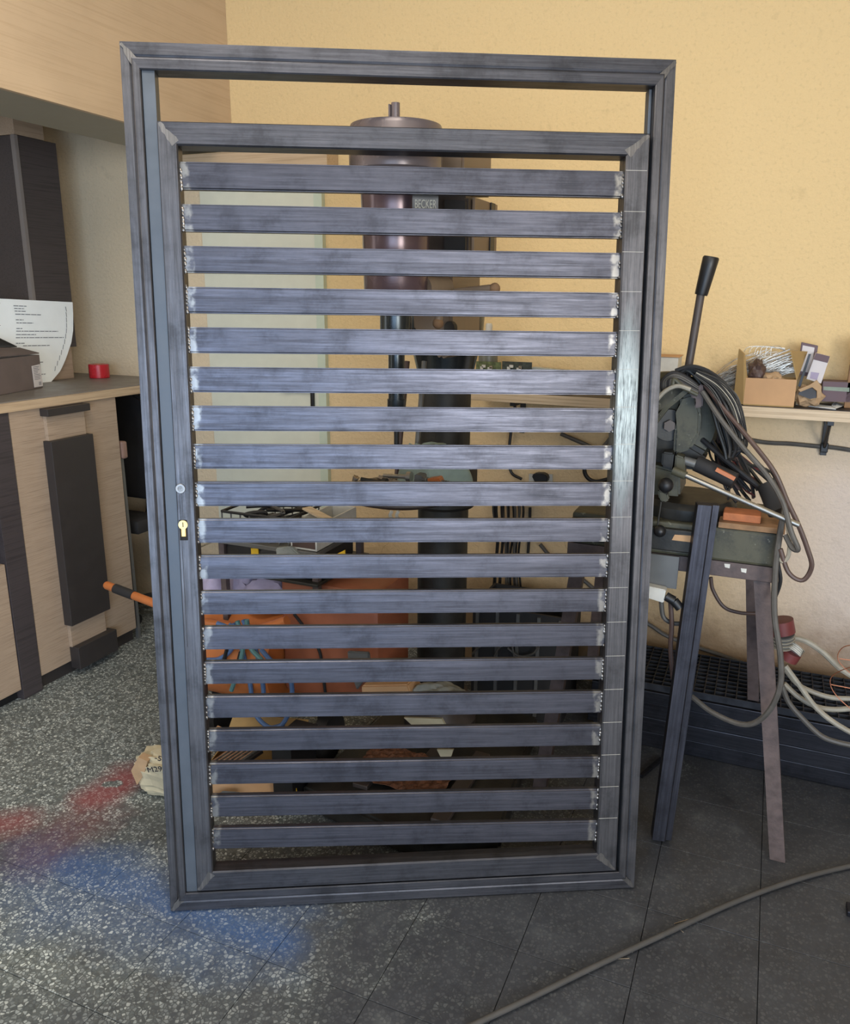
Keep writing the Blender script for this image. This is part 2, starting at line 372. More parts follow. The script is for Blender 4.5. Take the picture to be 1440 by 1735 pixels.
def obj(name, bm, m_, parent=None, smooth=False, local=False, label=None, kind=None, origin=None):
    bmesh.ops.recalc_face_normals(bm, faces=bm.faces)
    if parent is not None and not local: bm.transform(MW[parent.name].inverted())
    if parent is None and origin is not None: bm.transform(Matrix.Translation(-Vector(origin)))
    me = bpy.data.meshes.new(name); bm.to_mesh(me); bm.free()
    o = bpy.data.objects.new(name, me); C.objects.link(o)
    me.materials.append(mt[m_])
    if smooth:
        me.polygons.foreach_set('use_smooth', [True]*len(me.polygons))
        try: me.set_sharp_from_angle(angle=radians(38))
        except Exception: pass
    MW[o.name] = Matrix.Identity(4)
    if parent is not None:
        o.parent = parent; MW[o.name] = MW[parent.name].copy()
    elif origin is not None:
        o.location = origin; MW[o.name] = Matrix.Translation(origin)
    if label: o['label'] = label
    if kind: o['kind'] = kind
    return o
def tag(o, label, cat, group=None, kind=None):
    o['label'] = label; o['category'] = cat
    if group: o['group'] = group
    if kind: o['kind'] = kind
    return o
def thing(name, label, cat, loc=(0, 0, 0), group=None, mat=None):
    o = bpy.data.objects.new(name, None); C.objects.link(o); o.empty_display_size = .1
    m_ = mat if mat is not None else Matrix.Translation(loc)
    o.matrix_world = m_; MW[o.name] = m_.copy()
    return tag(o, label, cat, group)
def struct(name, bm, m_, label=None, smooth=False):
    o = obj(name, bm, m_, None, smooth); o['kind'] = 'structure'
    if label: o['label'] = label
    return o
def text(name, s, size, M_, m_, parent, depth=.0006):
    cu = bpy.data.curves.new(name, 'FONT'); cu.body = s; cu.size = size; cu.extrude = depth; cu.align_x = 'CENTER'; cu.align_y = 'CENTER'
    tmp = bpy.data.objects.new('tmp', cu); C.objects.link(tmp)
    dg = bpy.context.evaluated_depsgraph_get(); me = bpy.data.meshes.new_from_object(tmp.evaluated_get(dg))
    bpy.data.objects.remove(tmp); me.name = name; me.materials.clear(); me.materials.append(mt[m_])
    me.transform(MW[parent.name].inverted() @ M_)
    o = bpy.data.objects.new(name, me); C.objects.link(o); o.parent = parent; return o
def frame(o, x, y):
    """matrix whose local x,y lie along the given world directions"""
    x = Vector(x).normalized(); z = x.cross(Vector(y)).normalized(); y = z.cross(x)
    m_ = Matrix((x, y, z)).transposed().to_4x4(); m_.translation = Vector(o); return m_

# ------------------------------------------------------------------ room shell
XL, XR, YF, YB, ZC = -3.3, 2.4, -3.4, 3.0, 3.0
fl_ = struct('floor', bx(newbm(), XL, XR, YF, YB, -.06, -.012), 'floor_joint')
T = .2655; tx0 = -1.463-T*5; ty0 = 1.005-T*3
tile_me = None
for i in range(15):
    for j in range(11):
        x0 = tx0+i*T; y0 = ty0+j*T
        y1 = min(y0+T, YB)
        if y0 > YB-.03: continue
        full = y1-y0 > T-.001
        if full and tile_me is not None:
            o = bpy.data.objects.new('floor_tile', tile_me); C.objects.link(o); o.parent = fl_
        else:
            bm = bx(newbm(), .0008, T-.0008, .0008, (y1-y0)-.0008, -.012, 0)
            es = [e for e in bm.edges if all(v.co.z > -.001 for v in e.verts)]
            bmesh.ops.bevel(bm, geom=es, offset=.0006, segments=1, affect='EDGES')
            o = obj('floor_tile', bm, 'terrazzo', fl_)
            if full: tile_me = o.data
        o.location = (x0, y0, random.uniform(-.0006, 0))
xe0, xe1 = tx0, tx0+15*T; ye0 = ty0
bm = newbm(); bx(bm, XL, XR, YF, ye0-.001, -.012, 0); bx(bm, XL, xe0-.001, ye0, YB, -.012, 0); bx(bm, xe1+.001, XR, ye0, YB, -.012, 0)
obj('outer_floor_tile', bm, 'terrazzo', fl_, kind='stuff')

prism_pts = [(-1.735, -.06), (XR, -.06), (XR, ZC), (-2.5, ZC), (-2.5, 2.06), (-1.735, 2.06)]
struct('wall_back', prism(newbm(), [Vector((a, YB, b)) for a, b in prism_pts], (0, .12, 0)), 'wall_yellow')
prism_pts = [(XL, -.06), (-1.735, -.06), (-1.735, 2.06), (-2.5, 2.06), (-2.5, ZC), (XL, ZC)]
struct('wall_back_left', prism(newbm(), [Vector((a, YB, b)) for a, b in prism_pts], (0, .12, 0)), 'wall_beige')
struct('wall_left', bx(newbm(), XL-.12, XL, YF, YB+.12, -.06, ZC), 'wall_beige')
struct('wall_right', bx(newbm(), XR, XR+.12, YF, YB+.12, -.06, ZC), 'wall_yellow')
bm = newbm(); prism(bm, [Vector((a, YF, b)) for a, b in [(XL, -.06), (-1.9, -.06), (-1.9, 2.5), (1.3, 2.5), (1.3, -.06), (XR, -.06), (XR, ZC), (XL, ZC)]], (0, -.12, 0))
struct('wall_front', bm, 'wall_plain')
struct('ceiling', bx(newbm(), XL-.12, XR+.12, YF-.12, YB+.12, ZC, ZC+.1), 'ceiling')

# white door in the back wall with its lintel board and black lever handle
dr = struct('door_1', bx(newbm(), -2.33, -1.765, YB-.018, YB-.0005, .005, 2.0), 'door_white')
obj('door_edge_trim', bx(newbm(), -1.763, -1.725, YB-.026, YB-.0005, .005, 2.02), 'door_edge', dr)
bm = newbm(); bx(bm, -1.80, -1.785, YB-.034, YB-.0185, 1.03, 1.16, .003)
tube(bm, [(-1.795, YB-.03, 1.145), (-1.80, YB-.065, 1.147), (-1.85, YB-.07, 1.150), (-1.90, YB-.068, 1.142), (-1.93, YB-.066, 1.135)], lambda s: .009-.003*s, 8)
obj('door_handle', bm, 'black', dr, True)
bm = bx(newbm(), -2.40, -1.66, YB-.09, YB-.0005, 2.0, 2.075)
struct('trim_1', bm, 'wood_lintel', 'light wooden lintel board over the pale door')

# wooden fascia boxed out under the ceiling along the counter
fa = struct('trim_2', bx(newbm(), -2.178, -2.16, -1.6, YB-.001, 2.092, ZC-.001), 'wood_fascia', 'light wood fascia boxed out under the ceiling')
obj('underside_board', bx(newbm(), -2.50, -2.1785, -1.6, YB-.001, 2.094, 2.112), 'soffit_under', fa)
obj('inner_board', bx(newbm(), -2.50, -2.482, -1.6, YB-.001, 2.1125, 2.285), 'soffit_under', fa)
obj('upper_board', bx(newbm(), -3.29, -2.482, -1.6, YB-.001, 2.286, 2.304), 'soffit_under', fa)

# ------------------------------------------------------------------ counter on the left
XC = -2.5
wt = thing('worktop', 'long oak-edged grey worktop running back to the rear wall on the left', 'worktop', (-2.85, 1.9, 1.098))
obj('core_board', bx(newbm(), -3.28, -2.4885, .1, YB-.002, 1.098, 1.132, .001), 'wood_top', wt)
obj('top_surface', bx(newbm(), -3.28, -2.492, .1, YB-.004, 1.1325, 1.1355), 'grey_lam', wt, label='grey laminate surface')
cb = thing('end_cabinet', 'oak laminate counter end cabinet with long dark vertical cover panel', 'cabinet', (-2.8, 2.3, 0))
obj('cabinet_body', bx(newbm(), -3.1, XC-.0205, 2.045, 2.56, .0, 1.096), 'dark_lam2', cb)
obj('front_panel', bx(newbm(), XC-.02, XC, 2.045, 2.565, .058, 1.096, .001), 'wood', cb)
obj('centre_pilaster', bx(newbm(), XC+.0005, XC+.018, 2.19, 2.375, .12, 1.09, .001), 'wood', cb)
obj('cover_panel', bx(newbm(), XC+.0005, XC+.042, 2.178, 2.386, .222, .972, .002), 'dark_lam2', cb)
obj('cover_block', bx(newbm(), XC+.0005, XC+.042, 2.178, 2.386, 1.066, 1.094, .002), 'dark_lam2', cb)
obj('cover_block', bx(newbm(), XC+.0005, XC+.05, 2.19, 2.40, .03, .125, .002), 'dark_lam2', cb)
obj('plinth', bx(newbm(), -2.56, XC-.03, 2.045, 2.56, .001, .056), 'black', cb)
sc = thing('shelf_cabinet', 'dark open-shelved counter cabinet with oak lower front at far left edge', 'cabinet', (-2.8, 1.4, 0))
obj('side_board', bx(newbm(), -3.1, XC+.004, 1.952, 2.040, 0.001, 1.096, .001), 'dark_lam', sc)
obj('back_board', bx(newbm(), -3.1, -3.08, .2, 1.951, .06, 1.096), 'dark_lam2', sc)
for z in (.575, .665, .76):
    obj('shelf_board', bx(newbm(), -3.07, XC-.02-(z-.575)*.3, .2, 1.951, z, z+.03), 'dark_lam', sc)
obj('drawer_front', bx(newbm(), XC-.02, XC, .2, 1.948, .045, .55, .001), 'wood', sc)
obj('plinth', bx(newbm(), -2.56, XC-.03, .2, 1.95, .001, .045), 'black', sc)
obj('inner_carcass', bx(newbm(), -3.07, XC-.03, .2, 1.95, .046, .54), 'dark_lam2', sc)

# dark column between the worktop and the fascia
cl = thing('cabinet_column', 'dark grey laminate column with oak cap rising from the worktop', 'column', (-3.07, 2.7, 1.1358))
obj('oak_core', bx(newbm(), -3.18, -2.965, 2.63, 2.74, 1.1358, 2.27), 'wood', cl)
obj('oak_cap', bx(newbm(), -3.19, -2.95, 2.607, 2.757, 2.143, 2.284, .001), 'wood', cl)
obj('dark_sleeve', bx(newbm(), -3.195, -2.948, 2.608, 2.816, 1.278, 2.141, .001), 'dark_lam', cl)
obj('edge_strip', bx(newbm(), -2.966, -2.944, 2.598, 2.616, 1.278, 2.141, .001), 'edge_strip', cl)
obj('oak_foot', bx(newbm(), -3.18, -2.955, 2.615, 2.79, 1.1362, 1.276, .001), 'wood', cl)

# carton, papers and tape on the worktop
ZT = 1.1357
cx = thing('carton', 'dark grey-brown open carton with printed label at the worktop edge', 'box', (-2.78, 2.25, ZT))
e0 = Vector((-2.757, 2.434, ZT+.001))           # right front bottom corner, on the worktop
ax = Vector((.28, -1, 0)).normalized(); ay = Vector((-1, -.28, 0)).normalized()
def carton_face(bm, o, u, v, th):
    n = Vector(u).cross(Vector(v)).normalized()*th
    prism(bm, [o, Vector(o)+Vector(u), Vector(o)+Vector(u)+Vector(v), Vector(o)+Vector(v)], n)
bm = newbm(); hh = .145
prism(bm, [e0, e0+ax*.42, e0+ax*.42+ay*.105, e0+ay*.105], (0, 0, hh-.012)); obj('carton_body', bm, 'card_grey', cx)
bm = newbm(); prism(bm, [e0+ax*.0+Vector((0, 0, hh-.008)), e0+ax*.42+Vector((0, 0, hh-.002)), e0+ax*.42+ay*.05+Vector((0, 0, hh+.035)), e0+ax*.05+ay*.05+Vector((0, 0, hh+.015))], (0.001, 0, .004)); obj('flap', bm, 'card_grey', cx)
bm = newbm(); prism(bm, [e0+ax*.05+ay*.06+Vector((0, 0, hh+.02)), e0+ax*.42+ay*.06+Vector((0, 0, hh+.03)), e0+ax*.42+ay*.16+Vector((0, 0, hh+.075)), e0+ax*.11+ay*.105+Vector((0, 0, hh+.062))], (0.0, 0, .004)); obj('flap', bm, 'black', cx, label='flap with dark inside')
lab0 = e0-ay*.0022
lb = obj('shipping_label', prism(newbm(), [lab0+ax*.003+Vector((0, 0, .006)), lab0+ax*.062+Vector((0, 0, .006)), lab0+ax*.064+Vector((0, 0, .092)), lab0+ax*.006+Vector((0, 0, .096))], (.0012, 0, 0)), 'label', cx)
bm = newbm()
for k in range(9):
    o_ = lab0-ay*.0006+Vector((0, 0, .086-.0062*k)); ln = random.uniform(.02, .045)
    prism(bm, [o_+ax*(.055-ln), o_+ax*.055, o_+ax*.055+Vector((0, 0, .002)), o_+ax*(.055-ln)+Vector((0, 0, .002))], (.0006, 0, 0))
for k in range(8):
    o_ = lab0-ay*.0006+Vector((0, 0, .012)); a = .012+.0022*k
    prism(bm, [o_+ax*a, o_+ax*(a+.0012), o_+ax*(a+.0012)+Vector((0, 0, .014)), o_+ax*a+Vector((0, 0, .014))], (.0006, 0, 0))
obj('label_print', bm, 'ink', lb)

# large paper drawing standing behind the carton, curling over at its right side
pp = thing('paper_document', 'large white printed sheet curling upright behind the carton', 'paper', (-2.80, 2.4, ZT))
def paper_pt(u, v):
    # u 0..1 left to right, v 0 (top) .. 1 (bottom)
    rx = [(0, 123), (.15, 124), (.35, 124), (.5, 121), (.7, 112), (.85, 103), (1, 86)]
    for (a, x0), (b, x1) in zip(rx, rx[1:]):
        if a <= v <= b: X1 = x0+(x1-x0)*(v-a)/(b-a)
    yt = 503+(512-503)*u; yb = 661+(648-661)*u
    px = -60+(X1+60)*u; py = yt+(yb-yt)*v
    return onX(px, py, -2.935+.015*v)
outl = [paper_pt(0, 0), paper_pt(1, 0)]+[paper_pt(1, j/14) for j in range(1, 15)]+[paper_pt(0, 1)]
bm = prism(newbm(), outl, (-.0012, 0, 0))
obj('paper_sheet', bm, 'paper', pp, False)
bm = newbm()
def pdash(u0_, u1_, v, h=.008):
    n = max(1, int((u1_-u0_)/.03)); off = Vector((.0016, -.0004, 0))
    a = u0_
    while a < u1_:
        b = min(u1_, a+random.uniform(.015, .05))
        q = [paper_pt(a, v)+off, paper_pt(b, v)+off, paper_pt(b, v+h)+off, paper_pt(a, v+h)+off]
        prism(bm, q, (.0004, 0, 0)); a = b+.006
for v, a, b in [(.07, .45, .57), (.10, .455, .55), (.13, .46, .56), (.165, .465, .70), (.23, .47, .54), (.265, .475, .63), (.33, .475, .53), (.36, .475, .86), (.40, .475, .66), (.435, .475, .92), (.50, .48, .56), (.53, .55, .80), (.73, .56, .78), (.765, .58, .74), (.88, .62, .86), (.93, .62, .84)]:
    pdash(a, b, v)
for v in (.05, .30, .62): pdash(.02, .33, v, .004)
obj('printed_text', bm, 'ink', pp, kind='stuff')
bm = newbm(); prev = None
for k in range(12):
    v = .06+.8*k/12
    prism(bm, [paper_pt(.935-.03*abs(v-.3), v)+Vector((.0016, 0, 0)), paper_pt(.939-.03*abs(v-.3), v)+Vector((.0016, 0, 0)), paper_pt(.939, v+.06)+Vector((.0016, 0, 0)), paper_pt(.935, v+.06)+Vector((.0016, 0, 0))], (.0004, 0, 0))
obj('border_line', bm, 'ink', pp)
tp = thing('tape_roll', 'small roll of bright red tape standing on the worktop', 'tape', (-2.82, 2.84, ZT))
c = onZ(169, 640, ZT); 
bm = newbm(); lathe(bm, (c.x, c.y, ZT+.0005), [(.026, .0), (.043, 0), (.045, .002), (.045, .060), (.043, .062), (.026, .062), (.026, .0)], 32); obj('tape_wrap', bm, 'red_tape', tp, True)
bm = newbm(); lathe(bm, (c.x, c.y, ZT+.0005), [(.022, .001), (.0258, .001), (.0258, .061), (.022, .061), (.022, .001)], 24); obj('cardboard_core', bm, 'card', tp, True)

# things behind the counter end
ch = thing('office_chair', 'black office chair with rounded backrest tucked behind the counter end', 'chair', (-2.74, 2.78, 0))
bm = newbm(); prism(bm, [Vector(p) for p in [(-2.86, 2.83, .58), (-2.53, 2.83, .58), (-2.51, 2.83, .80), (-2.53, 2.83, .95), (-2.58, 2.83, 1.04), (-2.66, 2.83, 1.08), (-2.78, 2.83, 1.06), (-2.86, 2.83, .98)]], (0, .06, 0))
bmesh.ops.bevel(bm, geom=list(bm.edges), offset=.012, segments=2, affect='EDGES'); obj('backrest', bm, 'black_rub', ch, True)
obj('seat', bx(newbm(), -2.87, -2.53, 2.66, 2.82, .46, .53, .02), 'black_rub', ch, True)
obj('back_support', tube(newbm(), [(-2.68, 2.80, .47), (-2.68, 2.90, .5), (-2.68, 2.91, .7)], .016), 'black', ch, True)
obj('gas_column', cyl(newbm(), (-2.68, 2.72, .09), (-2.68, 2.72, .46), .025), 'black', ch, True)
for k in range(5):
    a = 2*pi*k/5+.3; e = Vector((-2.70+.13*cos(a), 2.80+.12*sin(a), .065))
    obj('star_leg', tube(newbm(), [(-2.68, 2.72, .11), e], .014, smooth=False), 'black', ch)
    obj('caster', cyl(newbm(), e+Vector((-.01, 0, -.04)), e+Vector((.01, 0, -.04)), .025), 'black', ch, True)
wr = thing('wire_rack', 'low pale metal rack with wire shelves beside the counter end', 'rack', (-2.42, 2.66, 0))
obj('side_post', tube(newbm(), [onY(203, 760, 2.59), onY(236, 1090, 2.59)], .011, 4, smooth=False), 'grey_sheet', wr)
obj('worn_wooden_cap', box(newbm(), onY(207, 762, 2.59), (.035, .03, .075), None, .008), 'beige_skin', wr)
P0 = onY(235, 1085, 2.61)
for y in (2.66, 2.90):
    obj('side_post', bx(newbm(), -2.28, -2.268, y, y+.012, .0, .46), 'grey_sheet', wr)
for z in (.18, .30, .42):
    bm = newbm()
    for k in range(5): cyl(bm, (-2.44, 2.64+.06*k, z), (-2.27, 2.64+.06*k, z), .0035, n=6)
    cyl(bm, (-2.44, 2.64, z-.004), (-2.44, 2.90, z-.004), .005, n=6); cyl(bm, (-2.27, 2.64, z-.004), (-2.27, 2.90, z-.004), .005, n=6)
    obj('wire_shelf', bm, 'wire', wr)

# ------------------------------------------------------------------ the steel gate
ex = Vector((.8853, .4649, 0)).normalized(); nn = Vector((.4631, -.8817, .0903)); nn = (nn-ex*nn.dot(ex)).normalized()
ez = ex.cross(-nn)
GM = Matrix((ex, -nn, ez)).transposed().to_4x4(); GM.translation = Vector((-1.239, 1.298, .0045))
W, H = 1.2, 2.025
gt = thing('steel_gate', 'tall raw steel louvred gate in its frame leaning at the centre', 'gate', mat=GM)
def ring(name, rect, wid, prof, mats, par, names, labels=(None,)*4):
    u0r, u1r, v0r, v1r = rect; wl, wr_, wb, wtp = wid; out = []
    sides = {'left': [((u0r+wl*a, d, v0r+wb*a), (u0r+wl*a, d, v1r-wtp*a)) for a, d in prof],
             'right': [((u1r-wr_*a, d, v0r+wb*a), (u1r-wr_*a, d, v1r-wtp*a)) for a, d in prof],
             'bottom': [((u0r+wl*a, d, v0r+wb*a), (u1r-wr_*a, d, v0r+wb*a)) for a, d in prof],
             'top': [((u0r+wl*a, d, v1r-wtp*a), (u1r-wr_*a, d, v1r-wtp*a)) for a, d in prof]}
    for k, s in sides.items():
        bm = newbm(); ctr = sum((Vector(a)+Vector(b) for a, b in s), Vector())/(2*len(s)); ctr.y = 0
        A = [bm.verts.new(Vector(a)-ctr) for a, b in s]; B = [bm.verts.new(Vector(b)-ctr) for a, b in s]; n = len(s)
        bm.faces.new(A); bm.faces.new(B)
        for i in range(n): bm.faces.new((A[i], A[(i+1) % n], B[(i+1) % n], B[i]))
        o = obj(names[k], bm, mats[k], par, local=True); o.location = ctr; out.append(o)
    return out
nm = {'left': 'frame_stile', 'right': 'frame_stile', 'bottom': 'frame_rail', 'top': 'frame_rail'}
mm = {'left': 'steel_v', 'right': 'steel_v', 'bottom': 'steel_h', 'top': 'steel_h'}
profO = [(0, .0045), (.43, .0045), (.50, .0065), (.57, .001), (.62, 0), (.95, 0), (1, .002), (1, .045), (0, .045)]
ring('frame', (0, W, 0, H), (.0405, .045, .050, .055), profO, mm, gt, nm)
profL = [(0, -.003), (.04, -.005), (.93, -.005), (1, -.002), (1, .040), (0, .040)]
nm2 = {'left': 'leaf_stile', 'right': 'leaf_stile', 'bottom': 'leaf_rail', 'top': 'leaf_rail'}
UL0, UL1, VL0, VL1 = .0700, 1.1460, .0575, 1.868
leaf = ring('leaf', (UL0, UL1, VL0, VL1), (.0410, .0530, .0520, .0480), profL, mm, gt, nm2)
def gobj(name, bm, m_, label=None, smooth=False): return obj(name, bm, m_, gt, smooth, True, label)
gobj('stop_strip', bx(newbm(), .0412, .0685, .006, .040, .0505, 1.972, .001), 'steel_blue', 'blue-grey flat stop strip')
gobj('stop_strip', bx(newbm(), 1.1475, 1.1542, .020, .044, .0505, 1.968, .001), 'steel_blue', 'blue-grey flat stop strip')
# slats
NS = 19; s0, s1 = UL0+.0412, UL1-.0532; sl = s1-s0
slat_me = None; weld_me = []
def slat_bm():
    bm = bx(newbm(), -sl/2, sl/2, 0, .020, -.0285, .0285)
    es = [e for e in bm.edges if abs(e.verts[0].co.x-e.verts[1].co.x) > .5]
    bmesh.ops.bevel(bm, geom=es, offset=.0035, segments=3, affect='EDGES'); return bm
def weld_bm():
    bm = newbm()
    for sx in (-1, 1):
        z = -.026
        while z < .028:
            if random.random() < .8:
                rr = random.uniform(.003, .0052)
                bmesh.ops.create_icosphere(bm, subdivisions=1, radius=rr, matrix=Matrix.Translation((sx*(sl/2-.0012), -.001, z)) @ Matrix.Diagonal((.75, .7, random.uniform(1, 1.7), 1)))
            z += random.uniform(.006, .013)
    return bm
for k in range(NS):
    zl = 1.791-.0873*k; zr = 1.791-.0887*k
    zc = (zl+zr)/2-.0285
    if slat_me is None:
        s = obj('slat', slat_bm(), 'steel_slat', gt, True, True); slat_me = s.data
    else:
        s = bpy.data.objects.new('slat', slat_me); C.objects.link(s); s.parent = gt; MW[s.name] = GM.copy()
    s.location = ((s0+s1)/2, .008, zc); s.rotation_euler = (0, math.atan2(zl-zr, sl), 0)
    wd = obj('weld_bead', weld_bm(), 'weld', s, True, True); wd['kind'] = 'stuff'
# ground-bright mitres, dressed flat
def patch(name, pts, d, m_='steel_ground', parent=gt):
    cxx = sum(p[0] for p in pts)/len(pts); cz = sum(p[1] for p in pts)/len(pts)
    prism_pts = [Vector((p[0], d, p[1])) for p in pts]
    return prism(newbm(), prism_pts, (0, .0006, 0))
# lock
lk = gobj('lock_cylinder', bx(newbm(), .0762, .0878, -.0075, .02, .966, .995, .002), 'brass', 'brass lock cylinder'); 
bm = newbm(); cyl(bm, (.082, -.0078, .995), (.082, .02, .995), .0105, n=24)
obj('cylinder_plug', bm, 'brass', lk, True, True)
bm = newbm(); bx(bm, .0812, .0828, -.0088, -.0077, .990, 1.001); 
obj('keyway', bm, 'hole', lk, False, True)
bm = newbm(); bx(bm, .0718, .0925, -.0056, .0, .957, 1.0075, .0025); gobj('lock_cutout', bm, 'hole')
bm = newbm(); lathe(bm, (.080, -.0066, 1.079), [(.0065, 0), (.0105, 0), (.0115, .0012), (.0115, .0022), (.0065, .0022), (.0065, 0)], 24, Matrix.Rotation(radians(-90), 4, 'X')); gobj('spindle_bush', bm, 'weld', 'bright steel bush of the handle hole', True)
bm = newbm(); cyl(bm, (.080, -.0056, 1.079), (.080, -.003, 1.079), .0063, n=20); gobj('spindle_hole', bm, 'hole')
bm = newbm(); bx(bm, .0768, .0776, -.0056, -.004, .70, 1.066); gobj('lock_seam', bm, 'hole')
# corner welds dressed with a grinder (raised weld metal along each mitre)
def bead(pts, r=.003):
    bm = newbm(); tube(bm, pts, r, 6); 
    for v in bm.verts: v.co += Vector((random.uniform(-1, 1), random.uniform(-.2, .2), random.uniform(-1, 1)))*.0008
    return bm
for (a, b, dp) in [((.004, .004), (.038, .046), .002), ((W-.004, .004), (W-.042, .046), .002), ((.004, H-.004), (.038, H-.052), .002), ((W-.004, H-.004), (W-.042, H-.052), .002),
                   ((UL0+.004, VL0+.004), (UL0+.037, VL0+.048), -.0048), ((UL1-.004, VL0+.004), (UL1-.05, VL0+.048), -.0048), ((UL0+.004, VL1-.004), (UL0+.037, VL1-.044), -.0048), ((UL1-.004, VL1-.004), (UL1-.05, VL1-.044), -.0048)]:
    bm = newbm(); A = Vector((a[0], dp, a[1])); B = Vector((b[0], dp, b[1])); D = (B-A).normalized(); Pn = Vector((-D.z, 0, D.x))
    pts = []
    for s_, w_ in ((1, .007), (-1, .007)):
        rng = [i/6 for i in range(7)]; rng = rng if s_ > 0 else rng[::-1]
        for t_ in rng: pts.append(A+(B-A)*t_+Pn*s_*(w_*(.5+t_*.9)+random.uniform(-.002, .002)))
    prism(bm, pts, (0, -.0009, 0)); gobj('ground_weld', bm, 'steel_ground', 'bright ground corner weld')
# scribed chalk lines on the right stile
for k in range(0, NS):
    z = 1.789-.0878*k; gobj('scribe_mark', bx(newbm(), UL1-.0525, UL1-.004, -.0056, -.005, z, z+.0008), 'chalk')
gst = mt['steel_v'].copy(); gst.name = 'mill_scale_steel_stile_ground_glare'  # ground stile steel with its window glare painted into the colour
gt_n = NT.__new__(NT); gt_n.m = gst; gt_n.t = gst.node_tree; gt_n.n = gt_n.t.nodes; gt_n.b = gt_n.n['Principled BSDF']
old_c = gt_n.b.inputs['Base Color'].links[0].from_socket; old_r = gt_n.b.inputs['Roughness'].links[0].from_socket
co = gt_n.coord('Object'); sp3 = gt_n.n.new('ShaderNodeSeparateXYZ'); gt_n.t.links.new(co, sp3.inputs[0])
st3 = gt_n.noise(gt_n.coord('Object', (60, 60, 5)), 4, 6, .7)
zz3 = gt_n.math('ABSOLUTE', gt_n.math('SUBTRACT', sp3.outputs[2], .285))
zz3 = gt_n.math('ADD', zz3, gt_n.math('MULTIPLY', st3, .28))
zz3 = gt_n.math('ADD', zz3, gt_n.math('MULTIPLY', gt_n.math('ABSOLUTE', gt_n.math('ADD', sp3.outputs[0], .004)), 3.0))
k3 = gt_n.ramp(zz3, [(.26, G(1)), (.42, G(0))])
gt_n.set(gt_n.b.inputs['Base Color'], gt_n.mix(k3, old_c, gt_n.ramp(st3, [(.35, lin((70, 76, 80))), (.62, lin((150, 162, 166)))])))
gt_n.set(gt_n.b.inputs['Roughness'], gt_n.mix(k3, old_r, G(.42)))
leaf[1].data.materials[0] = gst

# ------------------------------------------------------------------ helpers that measure outlines on a real depth plane
def ppoly(bm, pts, Y, depth, bev=0.0):
    P = [onY(a, b, Y) for a, b in pts]
    n0 = len(bm.verts); prism(bm, P, (0, depth, 0))
    if bev: bmesh.ops.bevel(bm, geom=list(bm.edges), offset=bev, segments=2, affect='EDGES')
    return bm
def pw(pts, Y=None):
    """waypoints (px, py, Y) -> world"""
    return [onY(p[0], p[1], p[2] if len(p) > 2 else Y) for p in pts]
def cable(name, label, pts, r, m_, cat='cable', group=None, Y=None, n=8):
    P = pw(pts, Y); bm = tube(newbm(), P, r, n)
    o = obj(name, bm, m_, None, True, origin=P[0]); return tag(o, label, cat, group)

# ------------------------------------------------------------------ pillar drill behind the gate
SX, SY = -.883, 1.87; KX, KY = -.925, 2.33
dp = thing('pillar_drill', 'tall grey pillar drilling machine standing behind the gate', 'drill press', (-.9, 2.1, 0))
bm = newbm(); prism(bm, [Vector(p) for p in [(-1.16, 1.80, .002), (-.72, 1.72, .002), (-.55, 1.86, .002), (-.62, 2.50, .002), (-1.12, 2.52, .002)]], (0, 0, .075))
bmesh.ops.bevel(bm, geom=list(bm.edges), offset=.008, segments=2, affect='EDGES'); obj('base_plate', bm, 'machine_dk', dp)
for k in range(3):
    x = -1.02+.14*k; obj('base_rib', bx(newbm(), x, x+.05, 1.86-.03*k, 2.18, .0775, .092, .003), 'drill_dark', dp)
bm = newbm(); bmesh.ops.create_grid(bm, x_segments=26, y_segments=18, size=.5, matrix=Matrix.Translation((-.90, 1.98, .094)) @ Matrix.Diagonal((.30, .20, 1, 1)))
for v in bm.verts: v.co.z += random.uniform(0, .010)
r = bmesh.ops.solidify(bm, geom=list(bm.faces), thickness=.002); sw = obj('rusty_swarf', bm, 'rust', dp, kind='stuff')
obj('column_collar', lathe(newbm(), (KX, KY, .078), [(.125, 0), (.125, .03), (.10, .06), (.095, .12), (.0, .12)], 32), 'drill_dark', dp, True)
obj('column', cyl(newbm(), (KX, KY, .16), (KX, KY, 1.26), .082, n=40), 'machine_dk', dp, True)
obj('column_sleeve', lathe(newbm(), (KX, KY, 1.26), [(.083, 0), (.086, .02), (.115, .14), (.118, .20), (.0, .20)], 36), 'drill_col', dp, True)
# table, arm and clamp
obj('table_arm', prism(newbm(), [Vector(p) for p in [(-.99, 2.24, .90), (-.86, 2.24, .90), (-.84, 1.95, .955), (-.93, 1.95, .955)]], (0, 0, .05)), 'machine_dk', dp)
obj('arm_clamp', lathe(newbm(), (KX, KY, .86), [(.10, 0), (.108, .01), (.108, .13), (.10, .14), (.0835, .14)], 32), 'machine_dk', dp, True)
obj('table', lathe(newbm(), (-.90, 1.955, .965), [(0, 0), (.12, 0), (.16, .012), (.165, .018), (.165, .030), (.155, .032), (0, .032)], 40), 'drill_dark', dp, True)
